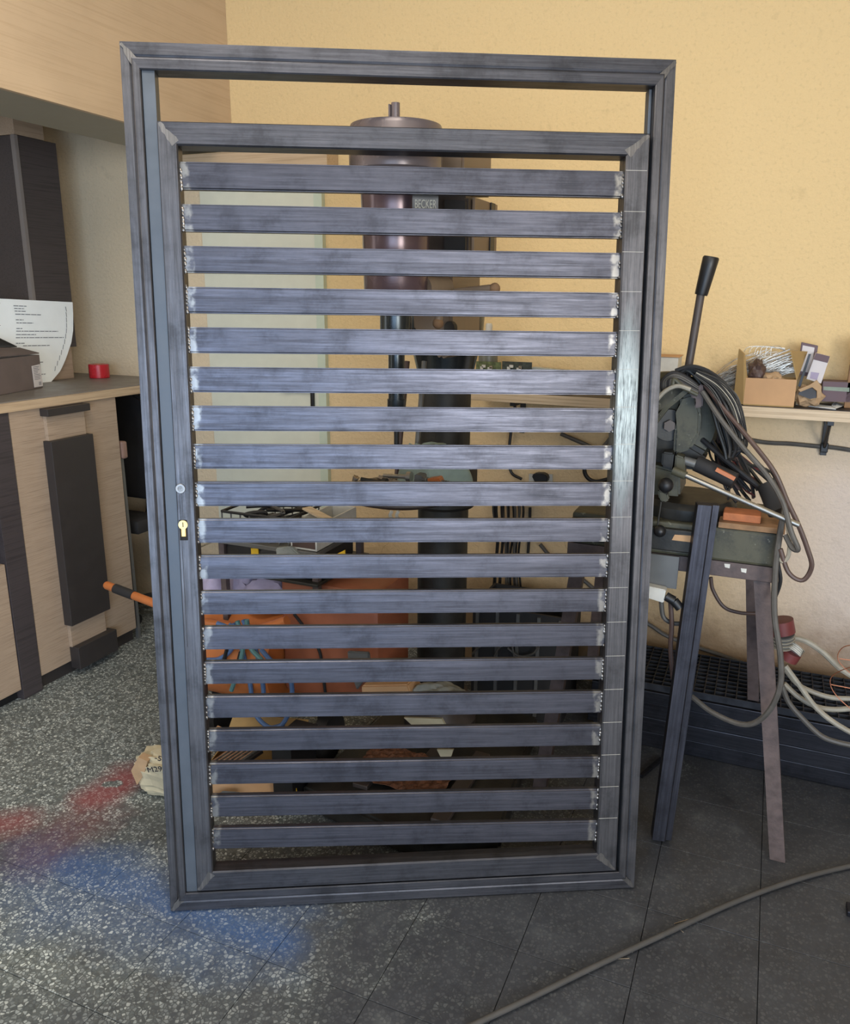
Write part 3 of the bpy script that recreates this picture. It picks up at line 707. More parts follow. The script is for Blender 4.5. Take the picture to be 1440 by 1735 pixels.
# head
obj('head_casting', ppoly(newbm(), [(704, 330), (792, 330), (792, 436), (704, 434)], 2.02, .23, .008), 'drill_dark', dp)
obj('rear_bracket', ppoly(newbm(), [(694, 436), (765, 438), (765, 600), (745, 610), (700, 560)], 2.02, .23, .008), 'drill_tan', dp)
ph = onY(792, 380, 2.02)
obj('side_cover', bx(newbm(), ph.x+.0005, ph.x+.008, 2.05, 2.235, onY(792, 434, 2.02).z, onY(792, 332, 2.02).z, .001), 'drill_tan', dp)
obj('black_side_strip', bx(newbm(), ph.x+.0085, ph.x+.012, 2.17, 2.205, onY(792, 434, 2.02).z, onY(792, 332, 2.02).z, .001), 'black', dp)
obj('switch_panel', ppoly(newbm(), [(752, 338), (788, 340), (788, 432), (752, 430)], 2.008, .011, .001), 'black_rub', dp)
hd = obj('lower_housing', lathe(newbm(), (SX, SY+.012, 1.50), [(0, 0), (.074, 0), (.080, .02), (.084, .20), (.088, .295), (0, .295)], 40), 'drill_red', dp, True)
pt = frame(onY(723, 350, SY-.045)+Vector((.012, -.038, 0)), Vector((1, .62, 0)), Vector((0, 0, 1)))
pl = obj('name_plate', box(newbm(), (0, 0, 0), (.056, .034, .003), pt @ Matrix.Identity(4)) if False else prism(newbm(), [pt @ Vector(q) for q in [(-.030, -.020, 0), (.030, -.020, 0), (.030, .020, 0), (-.030, .020, 0)]], pt.to_3x3() @ Vector((0, 0, .003))), 'black', dp, label='dark cast plate lettered BECKER')
text('raised_lettering', 'BECKER', .0155, pt @ Matrix.Translation((0, 0, .0034)) @ Matrix.Diagonal((.92, 1.7, 1, 1)), 'soffit_under', pl)
obj('pulley_housing', lathe(newbm(), (SX, SY+.012, 1.796), [(0, 0), (.108, 0), (.113, .006), (.113, .096), (.109, .106), (.03, .114), (0, .114)], 48), 'drill_grey', dp, True)
obj('belt_guard', ppoly(newbm(), [(690, 232), (785, 238), (785, 318), (690, 318)], 2.0, .22, .006), 'drill_tan', dp)
obj('spindle_stub', cyl(newbm(), (SX, SY+.01, 1.90), (SX, SY+.01, 1.953), .0105, n=12), 'drill_grey', dp, True)
obj('spindle_flat', bx(newbm(), SX-.013, SX-.009, SY-.003, SY+.015, 1.90, 1.949, .0005), 'drill_grey', dp)
obj('quill_collar', lathe(newbm(), (SX, SY+.01, 1.485), [(0, 0), (.070, 0), (.074, .01), (.074, .065), (.068, .08), (0, .08)], 36), 'drill_col', dp, True)
obj('quill', cyl(newbm(), (SX, SY+.01, 1.39), (SX, SY+.01, 1.49), .040, n=36), 'drill_col', dp, True)
obj('depth_rod', cyl(newbm(), pw([(696, 478, 1.90)])[0], pw([(693, 572, 1.90)])[0], .006, n=10), 'chrome', dp, True)
obj('spindle', cyl(newbm(), (SX+.002, SY+.01, 1.25), (SX+.002, SY+.01, 1.395), .021, n=24), 'drill_col', dp, True)
obj('drill_chuck', lathe(newbm(), (SX+.002, SY+.01, 1.175), [(0, 0), (.012, 0), (.018, .012), (.0255, .03), (.0255, .042), (.021, .046), (.024, .05), (.024, .078), (.0, .08)], 28), 'drill_col', dp, True)
obj('drill_bit', cyl(newbm(), (SX+.002, SY+.01, 1.07), (SX+.002, SY+.01, 1.18), .007, n=10), 'machine_dk', dp, True)
obj('depth_scale', ppoly(newbm(), [(705, 478), (722, 478), (722, 505), (705, 505)], 1.93, .02, .002), 'grey_sheet', dp)
hub = obj('feed_hub', cyl(newbm(), onY(752, 492, 1.98), onY(752, 492, 1.98)+Vector((-.03, -.075, 0)), .036, n=24), 'drill_tan', dp, True)
for a, b in (((770, 495), (838, 489)), ((735, 500), (716, 462)), ((748, 505), (742, 548))):
    bm = newbm(); A, B = onY(*a, 1.925), onY(*b, 1.915); cyl(bm, A, B, .009, .011, 12); lv = obj('feed_lever', bm, 'drill_tan', dp, True)
    bm = newbm(); bmesh.ops.create_uvsphere(bm, u_segments=12, v_segments=8, radius=.014, matrix=Matrix.Translation(B)); obj('lever_knob', bm, 'brick_wood', lv, True)
bm = newbm(); bc = onY(766, 556, 2.015); cyl(bm, bc, bc+Vector((-.004, -.012, 0)), .018, n=24); obj('column_bore_cap', bm, 'black', dp, True)

# drift rods hanging at the column
for k, (a, b, mm_) in enumerate([((690, 612), (672, 770), 'brown_cable'), ((719, 612), (702, 775), 'grey_sheet')]):
    P = pw([(a[0], a[1], 2.13), (b[0], b[1], 2.05)]); o = obj('steel_rod', cyl(newbm(), P[0], Vector((P[1].x, P[1].y, 1.0)), .0075, n=10), mm_, None, True, origin=P[1])
    tag(o, ['thin brown rod standing just right of the drill chuck', 'grey rod standing close to the left side of the drill column'][k], 'rod')

# things lying on the drill table
o = obj('rag', bmesh.new(), 'cloth_green', None, True)
def rag(name, label, c, s, m_, seed):
    rnd = random.Random(seed); bm = newbm(); bmesh.ops.create_icosphere(bm, subdivisions=4, radius=1)
    for v in bm.verts:
        p = v.co.copy()
        f = 1+.22*sin(5*p.x+seed)*cos(4*p.y-seed)+.14*sin(11*p.x-7*p.y+seed)+.07*sin(19*p.y+13*p.x)
        v.co = Vector((p.x*s[0]*(1+.15*sin(3*p.y+seed)), p.y*s[1]*(1+.15*sin(4*p.x)), min(1.0, max(-.0, p.z*f))*s[2]))
    o = obj(name, bm, m_, None, True); o.location = c; return tag(o, label, 'cloth')
bpy.data.objects.remove(o)
rag('rag', 'crumpled grey-green rag bunched on the drill table against the column', onY(738, 800, 2.02)+Vector((0, 0, -.035)), (.10, .06, .115), 'cloth_green', 2)
def clampthing(name, label, pts, Y, mats=('chrome', 'machine_dk')):
    P = pw(pts, Y); t_ = thing(name, label, 'clamp', P[0])
    obj('clamp_frame', tube(newbm(), P[:-2], .010, 6, smooth=False), mats[0], t_)
    obj('clamp_screw', cyl(newbm(), P[-2], P[-1], .006, n=10), mats[1], t_, True)
    obj('clamp_pad', cyl(newbm(), P[-1], P[-1]+(P[-1]-P[-2]).normalized()*.012, .014, n=14), mats[1], t_, True)
    return t_
clampthing('grip_pliers', 'bright locking pliers lying leftmost on the drill table', [(604, 808), (598, 820), (640, 826), (664, 824), (612, 812), (648, 818)], 1.84, ('wire', 'machine_dk'))
clampthing('g_clamp', 'dull steel G clamp lying behind the bright pliers on the drill table', [(642, 810), (668, 818), (690, 824), (706, 822), (650, 806), (690, 808)], 1.88, ('wire', 'chrome'))
bc_ = thing('bar_clamp', 'screw clamp with orange jaw lying across the drill table', 'clamp', onY(735, 820, 1.83))
P = pw([(712, 811), (800, 826)], 1.83)
obj('threaded_rod', cyl(newbm(), P[0], P[1], .006, n=12), 'chrome', bc_, True)
for k in range(22):
    q = P[0].lerp(P[1], k/22); obj('thread_ring', cyl(newbm(), q, q+(P[1]-P[0]).normalized()*.0016, .0072, n=10), 'grey_sheet', bc_)
obj('orange_jaw', ppoly(newbm(), [(722, 812), (742, 809), (746, 818), (738, 824), (720, 822), (727, 817)], 1.815, .03, .002), 'orange', bc_)
obj('grey_jaw', ppoly(newbm(), [(702, 804), (714, 806), (716, 822), (700, 822)], 1.82, .035, .002), 'grey_sheet', bc_)
cb_ = thing('white_clip', 'two small white curved clips hanging under the drill table', 'clip', onY(668, 880, 1.80))
for dx in (0, 11):
    obj('curved_clip', tube(newbm(), pw([(664+dx, 866), (661+dx, 874), (667+dx, 882), (671+dx, 886)], 1.77), .0045, 6), 'white_pl', cb_, True)

# ------------------------------------------------------------------ welding cart left of the drill
wc = thing('tool_trolley', 'orange wheeled workshop trolley with long pull handle behind the left slats', 'trolley', (-1.45, 2.1, 0))
for x in (-1.53, -1.19):
    for y in (1.97, 2.25): obj('tray_post', bx(newbm(), x-.010, x+.010, y-.010, y+.010, .40 if x < -1.4 else .64, .76), 'iron_brown', wc)
obj('upper_tray', bx(newbm(), -1.55, -1.17, 1.94, 2.28, .761, .775, .002), 'grey_sheet', wc)
obj('lower_tray', bx(newbm(), -1.55, -1.17, 1.94, 2.28, .666, .676, .002), 'machine_dk', wc)
# items on the upper tray
tc = thing('wire_basket', 'dark wire basket of cable and scrap on the upper trolley tray', 'basket', (-1.40, 2.05, .776))
obj('basket_rim', tube(newbm(), [(-1.52, 1.96, .86), (-1.28, 1.96, .86), (-1.28, 2.2, .86), (-1.52, 2.2, .86), (-1.52, 1.96, .86)], .005, 6, smooth=False), 'black', tc)
for k in range(8):
    x = -1.52+.24*k/7; obj('basket_wire', tube(newbm(), [(x, 1.96, .86), (x, 1.96, .78), (x, 2.2, .78), (x, 2.2, .86)], .0028, 5, smooth=False), 'grey_sheet', tc)
for k in range(7):
    q = [Vector((-1.50+random.random()*.2, 1.98+random.random()*.18, .79+random.random()*.08)) for _ in range(4)]
    obj('scrap_cable', tube(newbm(), q, .006, 6), ['black_rub', 'grey_cable', 'black'][k % 3], tc, True)
pb = thing('parts_bin', 'pale open plastic tray beside the wire basket on the trolley', 'tray', (-1.21, 2.05, .776))
obj('tray_bottom', bx(newbm(), -1.265, -1.175, 1.95, 2.2, .777, .782), 'white_pl', pb)
for a in ((-1.265, -1.260, 1.95, 2.2), (-1.18, -1.175, 1.95, 2.2), (-1.26, -1.18, 1.95, 1.955), (-1.26, -1.18, 2.195, 2.2)):
    obj('tray_side', bx(newbm(), a[0], a[1], a[2], a[3], .782, .855), 'brown_cable' if a[3] < 2 else 'white_pl', pb)
obj('flat_strip', box(newbm(), (-1.20, 2.02, .868), (.17, .03, .006), Matrix.Rotation(radians(-28), 4, 'Z') @ Matrix.Rotation(radians(4), 4, 'Y')), 'wood_x', pb)
# items on the lower tray
kc = thing('black_tool_case', 'black tool case with yellow labels on the lower trolley tray', 'case', (-1.3, 2.0, .677))
obj('case_body', bx(newbm(), -1.515, -1.205, 1.96, 2.24, .678, .757, .012), 'black', kc, True)
obj('yellow_label', prism(newbm(), pw([(425, 929), (437, 929), (438, 946), (426, 947)], 1.955), (0, .004, 0)), 'yellow', kc, label='small yellow label')
obj('triangular_label', prism(newbm(), pw([(560, 944), (584, 932), (585, 944)], 1.955), (0, .004, 0)), 'yellow', kc, label='triangular ochre label')
tag(obj('plastic_wrap', ppoly(newbm(), [(466, 929), (492, 927), (512, 946), (468, 947)], 1.93, .02, .004), 'clear', None), 'crumpled clear plastic wrap in front of the black tool case', 'packaging')
# rags below
rag('purple_rag', 'lilac rag lying leftmost on the orange trolley', Vector((onY(366, 1005, 2.04).x, 2.04, .541)), (.065, .06, .118), 'cloth_purple', 5)
rag('lilac_cloth', 'larger crumpled lilac cloth lying beside the lilac rag', Vector((onY(440, 1005, 2.04).x, 2.04, .541)), (.125, .07, .118), 'cloth_purple', 8)

# ------------------------------------------------------------------ orange machine with hoses
om = wc
obj('sheet_housing', bx(newbm(), -1.335, -.99, 1.985, 2.22, .27, .662, .02), 'orange_dk', om, True)
obj('round_tank', cyl(newbm(), (-1.74, 2.08, .36), (-1.34, 2.08, .36), .18, n=40), 'orange', om, True)
obj('tank_end', lathe(newbm(), (-1.74, 2.08, .36), [(.18, 0), (.165, .03), (.1, .05), (0, .055)], 32, Matrix.Rotation(radians(-90), 4, 'Y')), 'orange', om, True)
obj('bent_frame_tube', tube(newbm(), pw([(348, 1056, 1.92), (380, 1060, 1.92), (430, 1066, 1.92), (455, 1062, 1.92), (486, 1052, 1.92)]), .016, 12), 'orange', om, True)
for x in (-1.66, -1.23):
    obj('wheel', cyl(newbm(), (x-.02, 2.08, .082), (x+.02, 2.08, .082), .08, n=28), 'black_rub', om, True)
    obj('wheel_bracket', bx(newbm(), x-.028, x-.024, 2.06, 2.10, .08, .28), 'machine_dk', om)
obj('axle', cyl(newbm(), (-1.70, 2.08, .082), (-1.20, 2.08, .082), .012, n=12), 'machine_dk', om, True)
ha, hb = onY(182, 992, 2.05), onY(400, 1075, 2.05); hd_ = (hb-ha)
hbar = obj('pull_handle', cyl(newbm(), ha, hb, .0150, n=20), 'orange', om, True)
bm = newbm(); bmesh.ops.create_uvsphere(bm, u_segments=16, v_segments=10, radius=.0152, matrix=Matrix.Translation(ha)); obj('handle_end', bm, 'orange', hbar, True)
obj('rubber_grip', cyl(newbm(), ha+hd_*.062, ha+hd_*.215, .0172, n=20), 'black_rub', hbar, True, label='black rubber grip sleeve')
hoses = [('blue_hose', [(350, 1118), (372, 1116), (392, 1100), (400, 1070), (388, 1058)], 1.90), ('blue_hose', [(395, 1056), (410, 1100), (424, 1160), (430, 1205), (455, 1232), (480, 1228)], 1.90),
         ('green_hose', [(402, 1052), (412, 1090), (405, 1130), (392, 1170)], 1.885), ('blue_hose', [(412, 1050), (436, 1110), (446, 1165), (445, 1195)], 1.885),
         ('green_hose', [(418, 1050), (424, 1095), (440, 1115), (462, 1140)], 1.87), ('blue_hose', [(442, 1100), (460, 1120), (490, 1145), (494, 1190), (480, 1225), (458, 1238)], 1.87),
         ('blue_hose', [(368, 1056), (386, 1064), (398, 1082)], 1.875)]
ho = thing('coiled_air_hose', 'looping blue and teal air hoses hung over the orange trolley tank', 'hose', onY(420, 1230, 1.9))
for m_, p, Y in hoses: obj('hose_loop', tube(newbm(), pw(p, Y), .0075, 8), m_, ho, True)
for p in ([(385, 1100), (378, 1125), (372, 1150)], [(408, 1105), (402, 1130), (400, 1150)]): obj('black_strap', tube(newbm(), pw(p, 1.895), .007, 6), 'black', ho, True)
cable('thin_cable', 'thin black cord hanging down the orange sheet housing', [(498, 1040), (518, 1066), (540, 1100), (546, 1130), (552, 1180)], .005, 'black', Y=1.965)

# cartons and scraps on the floor behind the gate
def open_carton(name, label, c, w_, d_, h_, rz, m_='card', m2='card_in'):
    t_ = thing(name, label, 'box', mat=Matrix.Translation(c) @ Matrix.Rotation(rz, 4, 'Z'))
    th = .004
    def L(bm, mm_, nme, lab=None): return obj(nme, bm, mm_, t_, local=True, label=lab)
    L(bx(newbm(), -w_/2, w_/2, -d_/2, d_/2, 0, th), m2, 'bottom')
    L(bx(newbm(), -w_/2, w_/2, -d_/2, -d_/2+th, th, h_), m_, 'side'); L(bx(newbm(), -w_/2, w_/2, d_/2-th, d_/2, th, h_), m2, 'side')
    L(bx(newbm(), -w_/2, -w_/2+th, -d_/2+th, d_/2-th, th, h_), m2, 'side'); L(bx(newbm(), w_/2-th, w_/2, -d_/2+th, d_/2-th, th, h_), m2, 'side')
    return t_, L
fb, L = open_carton('carton', 'low open cardboard box on the floor behind the lower slats', (-1.37, 1.87, .001), .24, .19, .11, .25)
L(prism(newbm(), [Vector(p) for p in [(-.135, .095, .11), (.135, .095, .11), (.13, .14, .15), (-.13, .14, .15)]], (0, .003, 0)), 'card_in', 'flap')
L(prism(newbm(), [Vector(p) for p in [(-.135, -.095, .11), (-.135, .095, .11), (-.165, .085, .13), (-.165, -.085, .13)]], (0, 0, .003)), 'card', 'flap')
gl = thing('ribbed_grille', 'grey ribbed plastic piece poking out of the floor carton', 'grille', (-1.40, 1.80, .08))
for k in range(6):
    obj('rib', box(newbm(), (-1.43+.014*k, 1.80+.004*k, .125), (.006, .12, .012), Matrix.Rotation(radians(-24), 4, 'Z') @ Matrix.Rotation(radians(14), 4, 'X')), 'wire', gl)
obj('rib_back', box(newbm(), (-1.395, 1.81, .112), (.09, .125, .010), Matrix.Rotation(radians(-24), 4, 'Z') @ Matrix.Rotation(radians(14), 4, 'X')), 'black', gl)
tg = tag(obj('yellow_tag', prism(newbm(), pw([(481, 1334), (502, 1336), (503, 1349), (485, 1349)], 1.78), (0, .002, 0)), 'yellow', None), 'small yellow paper tag lying by the floor carton', 'tag')
tag(obj('steel_grating_offcut', prism(newbm(), [onZ(360, 1352, .01), onZ(378, 1342, .035), onZ(406, 1344, .035), onZ(396, 1356, .01)], (0, 0, .004)), 'grey_sheet', None), 'small dark ribbed offcut in front of the floor carton', 'offcut')
# lower scrap under the drill: dark filler, folded film, carton piece
sb = thing('dark_filler', 'added black block filling the dark area under the trolley beside the drill base', 'filler', (-1.20, 1.83, 0))  # added black block, stands in for the dark area under the trolley
bm = newbm(); prism(bm, [Vector(p) for p in [(-1.235, 1.76, .002), (-1.168, 1.76, .002), (-1.168, 1.90, .002), (-1.235, 1.90, .002)]], (0, 0, .22)); obj('filler_body', bm, 'black', sb)
obj('filler_rim', bx(newbm(), -1.242, -1.163, 1.753, 1.907, .222, .232, .003), 'black_rub', sb)
tag(obj('plastic_sheet', ppoly(newbm(), [(588, 1104), (624, 1106), (628, 1140), (604, 1170), (590, 1130)], 1.90, .012, .003), 'grey_sheet', None), 'translucent grey plastic sheet standing beside the orange housing', 'sheet')
tag(obj('pale_carton', ppoly(newbm(), [(612, 1162), (690, 1160), (700, 1182), (690, 1200), (612, 1200)], 1.86, .07, .004), 'card', None), 'pale cardboard carton end under the drill table', 'box')
rag('plastic_film', 'bunched clear plastic film beside the pale carton end', Vector(onY(745, 1180, 1.90)), (.10, .05, .035), 'clear', 11)
tag(obj('cream_board', prism(newbm(), pw([(684, 1216), (748, 1218), (758, 1236), (706, 1236)], 1.86), (0, .008, 0)), 'bag', None), 'cream card lying tilted beneath the clear plastic film', 'card')
tag(obj('paper_scrap', prism(newbm(), pw([(740, 1270), (768, 1270), (764, 1282), (748, 1286)], 1.84), (0, .006, 0)), 'bag', None), 'torn beige paper scrap on the drill base', 'paper')

# crumpled paper package with marker writing, left of the gate foot
pk = thing('paper_package', 'crumpled pale paper package with marker writing beside the gate foot', 'package', (-1.60, 1.70, 0))
rnd = random.Random(3); bm = newbm(); bmesh.ops.create_icosphere(bm, subdivisions=4, radius=1)
pc = Vector((-1.585, 1.715, .066)); 
for v in bm.verts:
    p = v.co.copy(); q = Vector((math.copysign(abs(p.x)**.6, p.x), math.copysign(abs(p.y)**.6, p.y), math.copysign(abs(p.z)**.6, p.z)))
    k = 1+.07*sin(9*p.x+3*p.z)+.06*sin(14*p.y-8*p.x)+.04*sin(22*p.z+9*p.y)+rnd.uniform(-.018, .018)
    v.co = pc+Vector((q.x*.105*k, q.y*.062*k, q.z*.066*k))
    if v.co.z < .001: v.co.z = .001
obj('paper_wrap', bm, 'bag', pk, False)
bm = newbm(); P = pw([(222, 1306), (234, 1283), (250, 1290), (244, 1312), (232, 1330)], 1.655)
prism(bm, P, (-.004, .028, 0)); obj('torn_flap', bm, 'kraft', pk)
for s_, a, b, rz in (('M29', 262, 1304, 8), ('-5', 268, 1285, -14)):
    pm = frame(onY(a, b, 1.640), Vector((cos(radians(20)), .36, 0)), Vector((.12, -.1, 1)))
    text('marker_writing', s_, .027, pm @ Matrix.Rotation(radians(rz), 4, 'Z'), 'ink_dk', pk)

# ------------------------------------------------------------------ back shelf and the things on it
YS = 2.80; zs = onY(1348, 692, YS).z; zb = onY(1348, 711, YS).z
sh = thing('wall_shelf', 'long pale oak wall shelf with dark top along the rear wall', 'shelf', (0, 2.9, zb))
obj('shelf_board', bx(newbm(), -1.02, 1.6, YS, YB-.001, zb, zs-.0016, .001), 'wood_x', sh)
obj('shelf_top_surface', bx(newbm(), -1.02, 1.6, YS+.002, YB-.001, zs-.0014, zs), 'dark_lam2', sh, label='dark top surface')
for px in (1402, 882):
    X = onY(px, 720, 2.97).x
    bk = obj('shelf_bracket', bx(newbm(), X-.010, X+.010, YB-.012, YB-.001, zb-.14, zb-.001, .001), 'black', sh)
    obj('bracket_arm', bx(newbm(), X-.010, X+.010, YS+.05, YB-.0125, zb-.02, zb-.001, .001), 'black', sh)
    obj('bracket_brace', tube(newbm(), [(X, YB-.014, zb-.115), (X, YS+.08, zb-.022)], .006, 6, smooth=False), 'black', sh)
ZS = zs+.0006
SH = lambda px, py: onZ(px, py, ZS)
# open cardboard box
a0, a1 = onY(1259, 684, YS+.012), onY(1345, 685, YS+.012)
wbx = a1.x-a0.x; hbx = onY(1265, 640, YS+.012).z-ZS
sbx, L = open_carton('cardboard_box', 'open brown cardboard box with raised flaps on the wall shelf', ((a0.x+a1.x)/2, YS+.012+.04, ZS), wbx, .08, hbx, 0)
L(prism(newbm(), [Vector(p) for p in [(-wbx/2, -.04, 0.002), (-wbx/2, -.04, hbx), (-wbx/2-.015, -.038, hbx+.075), (-wbx/2-.032, -.025, hbx+.09), (-wbx/2-.032, -.015, .002)]], (.004, .004, 0)), 'card_in', 'flap', 'tall raised flap')
L(prism(newbm(), [Vector(p) for p in [(wbx/2-.002, -.03, hbx), (wbx/2-.002, .04, hbx), (wbx/2+.020, .038, hbx+.085), (wbx/2-.03, -.028, hbx+.09)]], (.003, 0, 0)), 'card_in', 'flap', 'tilted olive-shaded flap')
bx0 = (a0.x+a1.x)/2
def crumple(name, label, c, s, m_, seed, cat):
    rnd = random.Random(seed); bm = newbm(); bmesh.ops.create_icosphere(bm, subdivisions=3, radius=1)
    for v in bm.verts:
        p = v.co.copy(); k = 1+.18*sin(6*p.x+seed)*cos(5*p.z)+rnd.uniform(-.12, .12); v.co = Vector((p.x*s[0], p.y*s[1], p.z*s[2]))*k
    zmin = min(v.co.z for v in bm.verts)
    o = obj(name, bm, m_, None, False); o.location = (c[0], c[1], c[2]-zmin); return tag(o, label, cat)
crumple('crumpled_paper', 'brown crumpled paper sticking up inside the shelf cardboard box', (bx0-.045, YS+.05, ZS+.06), (.028, .03, .042), 'brown_cable', 4, 'paper')
crumple('kraft_paper_ball', 'beige crumpled paper ball low inside the shelf cardboard box', (bx0+.005, YS+.048, ZS+.045), (.035, .03, .030), 'kraft', 9, 'paper')
crumple('paper_bag', 'small open brown paper bag right of the shelf cardboard box', (onY(1372, 660, YS+.04).x, YS+.06, ZS), (.042, .03, .034), 'kraft', 14, 'bag')
pg = thing('open_paper_bag', 'folded kraft paper mouth lying right beside the cardboard box', 'bag', onY(1370, 678, YS+.02))
bm = newbm(); prism(bm, pw([(1352, 660), (1372, 652), (1384, 644), (1392, 655), (1390, 674), (1384, 675), (1384, 662), (1376, 656), (1356, 664)], YS+.018), (0, .012, 0)); obj('paper_mouth', bm, 'kraft', pg)
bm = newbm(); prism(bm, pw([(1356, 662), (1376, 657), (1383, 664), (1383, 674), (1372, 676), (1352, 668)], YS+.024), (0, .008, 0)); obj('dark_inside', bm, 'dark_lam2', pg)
# bundle of shiny tie wires
bm = newbm(); rnd = random.Random(21)
for k in range(130):
    y = YB-.02-rnd.random()*.08; t0_ = rnd.random()
    ax_, ay_ = 1200+rnd.uniform(-12, 40), 652+rnd.uniform(-14, 10)
    bx_, by_ = 1352+rnd.uniform(-70, 20), 598+rnd.uniform(-8, 34)
    mx, my = (ax_+bx_)/2+rnd.uniform(-14, 14), (ay_+by_)/2+rnd.uniform(-12, 10)
    tube(bm, pw([(ax_, ay_), (mx, my), (bx_, by_)], y), .0013, 4, 3)
for k in range(6): tube(bm, pw([(1260+k*9, 596+k*2), (1268+k*8, 588), (1290+k*6, 586+rnd.uniform(0, 3)), (1330, 590+k)], YB-.07), .001, 4, 4)
tag(obj('tie_wire_bundle', bm, 'wire', None, False, origin=(0.0, YB-.1, ZS)), 'tangled heap of shiny tie wires behind the shelf cardboard box', 'wire', kind='stuff')
for nme, lab, q, Y, m_, d in [('small_carton', 'slim pale carton leaning highest behind the tie wires', [(1358, 580), (1386, 586), (1378, 640), (1350, 634)], YB-.09, 'plum', .025),
                          ('white_carton', 'pink and white carton leaning against the wall above the paper bag', [(1382, 598), (1406, 604), (1391, 650), (1366, 642)], YB-.13, 'label', .03),
                          ('dark_case', 'plum grey flat case at the right end of the shelf', [(1394, 646), (1442, 648), (1442, 682), (1392, 680)], YB-.12, 'plum', .08)]:
    t_ = thing(nme, lab, 'box', onY(q[3][0], q[3][1], Y)); obj('carton_body', ppoly(newbm(), q, Y, d, .001), m_, t_)
    if nme == 'white_carton': obj('pink_end', prism(newbm(), pw([(1382, 598), (1406, 604), (1402, 615), (1378, 609)], Y-.001), (0, .001, 0)), 'plum', t_); obj('carton_print', prism(newbm(), pw([(1374, 630), (1388, 632), (1384, 644), (1372, 641)], Y-.001), (0, .001, 0)), 'cloth_purple', t_)
    if nme == 'dark_case': obj('pale_band', prism(newbm(), pw([(1395, 655), (1439, 657), (1439, 664), (1395, 661)], Y-.001), (0, .001, 0)), 'cloth_green', t_)
    if nme == 'small_carton': obj('white_face', prism(newbm(), pw([(1360, 585), (1380, 589), (1373, 632), (1353, 628)], Y-.001), (0, .001, 0)), 'label', t_)
tag(obj('cable_tray_strip', ppoly(newbm(), [(1370, 600), (1374, 600), (1356, 656), (1352, 654)], YB-.15, .012), 'black', None), 'thin black strip leaning between the two leaning cartons', 'strip')
sp = thing('folded_paper', 'thin white folded paper lying flat at the shelf front edge', 'paper', SH(1400, 690))
obj('paper_strip', prism(newbm(), [SH(1348, 682), SH(1412, 689), SH(1416, 694), SH(1348, 686)], (0, 0, .002)), 'paper', sp)
obj('paper_fold', prism(newbm(), [SH(1408, 689)+Vector((0, 0, .003)), SH(1417, 682)+Vector((0, 0, .012)), SH(1445, 684)+Vector((0, 0, .004)), SH(1416, 694)+Vector((0, 0, .003))], (0, 0, .001)), 'paper', sp)
tag(obj('dark_board', bx(newbm(), onY(1436, 640, YS+.1).x, .32, YS+.08, YS+.10, ZS, ZS+.22, .002), 'brick_wood', None), 'brownish board standing at the far right end of the shelf', 'board')
# white box behind the gate's right stile, bottle and boards seen through the gate
wb = thing('white_box', 'plain grey-white box on the shelf behind the lever handle', 'box', (-.33, 2.88, ZS))
obj('box_body', bx(newbm(), onY(1060, 640, 2.83).x, onY(1146, 640, 2.83).x, 2.84, 2.96, ZS, onY(1146, 606, 2.84).z, .002), 'white_pl', wb)
obj('box_lid', bx(newbm(), onY(1058, 640, 2.83).x, onY(1148, 640, 2.83).x, 2.836, 2.964, onY(1146, 606, 2.84).z+.0005, onY(1146, 606, 2.84).z+.003, .001), 'card', wb)
bt = thing('spray_bottle', 'grey bottle with white cap on the shelf seen between slats', 'bottle', (onY(828, 600, 2.9).x, 2.9, ZS))
bx_ = onY(828, 570, 2.9).x; zt_ = onY(828, 548, 2.9).z
obj('bottle_body', lathe(newbm(), (bx_, 2.9, ZS), [(0, 0), (.034, 0), (.036, .006), (.036, zt_-ZS-.075), (.030, zt_-ZS-.045), (.013, zt_-ZS-.028), (0, zt_-ZS-.028)], 28), 'bottle', bt, True)
obj('bottle_cap', lathe(newbm(), (bx_, 2.9, zt_-.0275), [(0, 0), (.013, 0), (.013, .022), (.010, .028), (0, .028)], 20), 'white_pl', bt, True)
for nme, lab, xx, m_ in (('circuit_board', 'green circuit board propped on the shelf right of the bottle', (806, 848), 'green_pcb'), ('dark_circuit_board', 'darker circuit board propped right of the green circuit board', (850, 900), 'black_pcb')):
    t_ = thing(nme, lab, 'circuit board', onY(xx[0], 650, 2.86)); Yc = 2.845
    zA = onY(xx[0], 612, Yc).z
    b_ = obj('board', bx(newbm(), onY(xx[0], 640, Yc).x, onY(xx[1], 640, Yc).x, Yc, Yc+.003, ZS, zA), m_, t_)
    rr = random.Random(5)
    for k in range(9):
        X = onY(xx[0]+5+rr.random()*(xx[1]-xx[0]-10), 640, Yc).x; Z = ZS+.05+rr.random()*(zA-ZS-.065)
        obj('chip', bx(newbm(), X-.008*rr.random()-.004, X+.006, Yc-.007, Yc-.0005, Z-.005, Z+.005), rr.choice(['black', 'wire', 'white_pl']), b_)
tag(obj('clear_container', ppoly(newbm(), [(900, 622), (962, 628), (962, 662), (900, 660)], 2.86, .05, .003), 'clear', None), 'low translucent container on the shelf right of circuit boards', 'container')

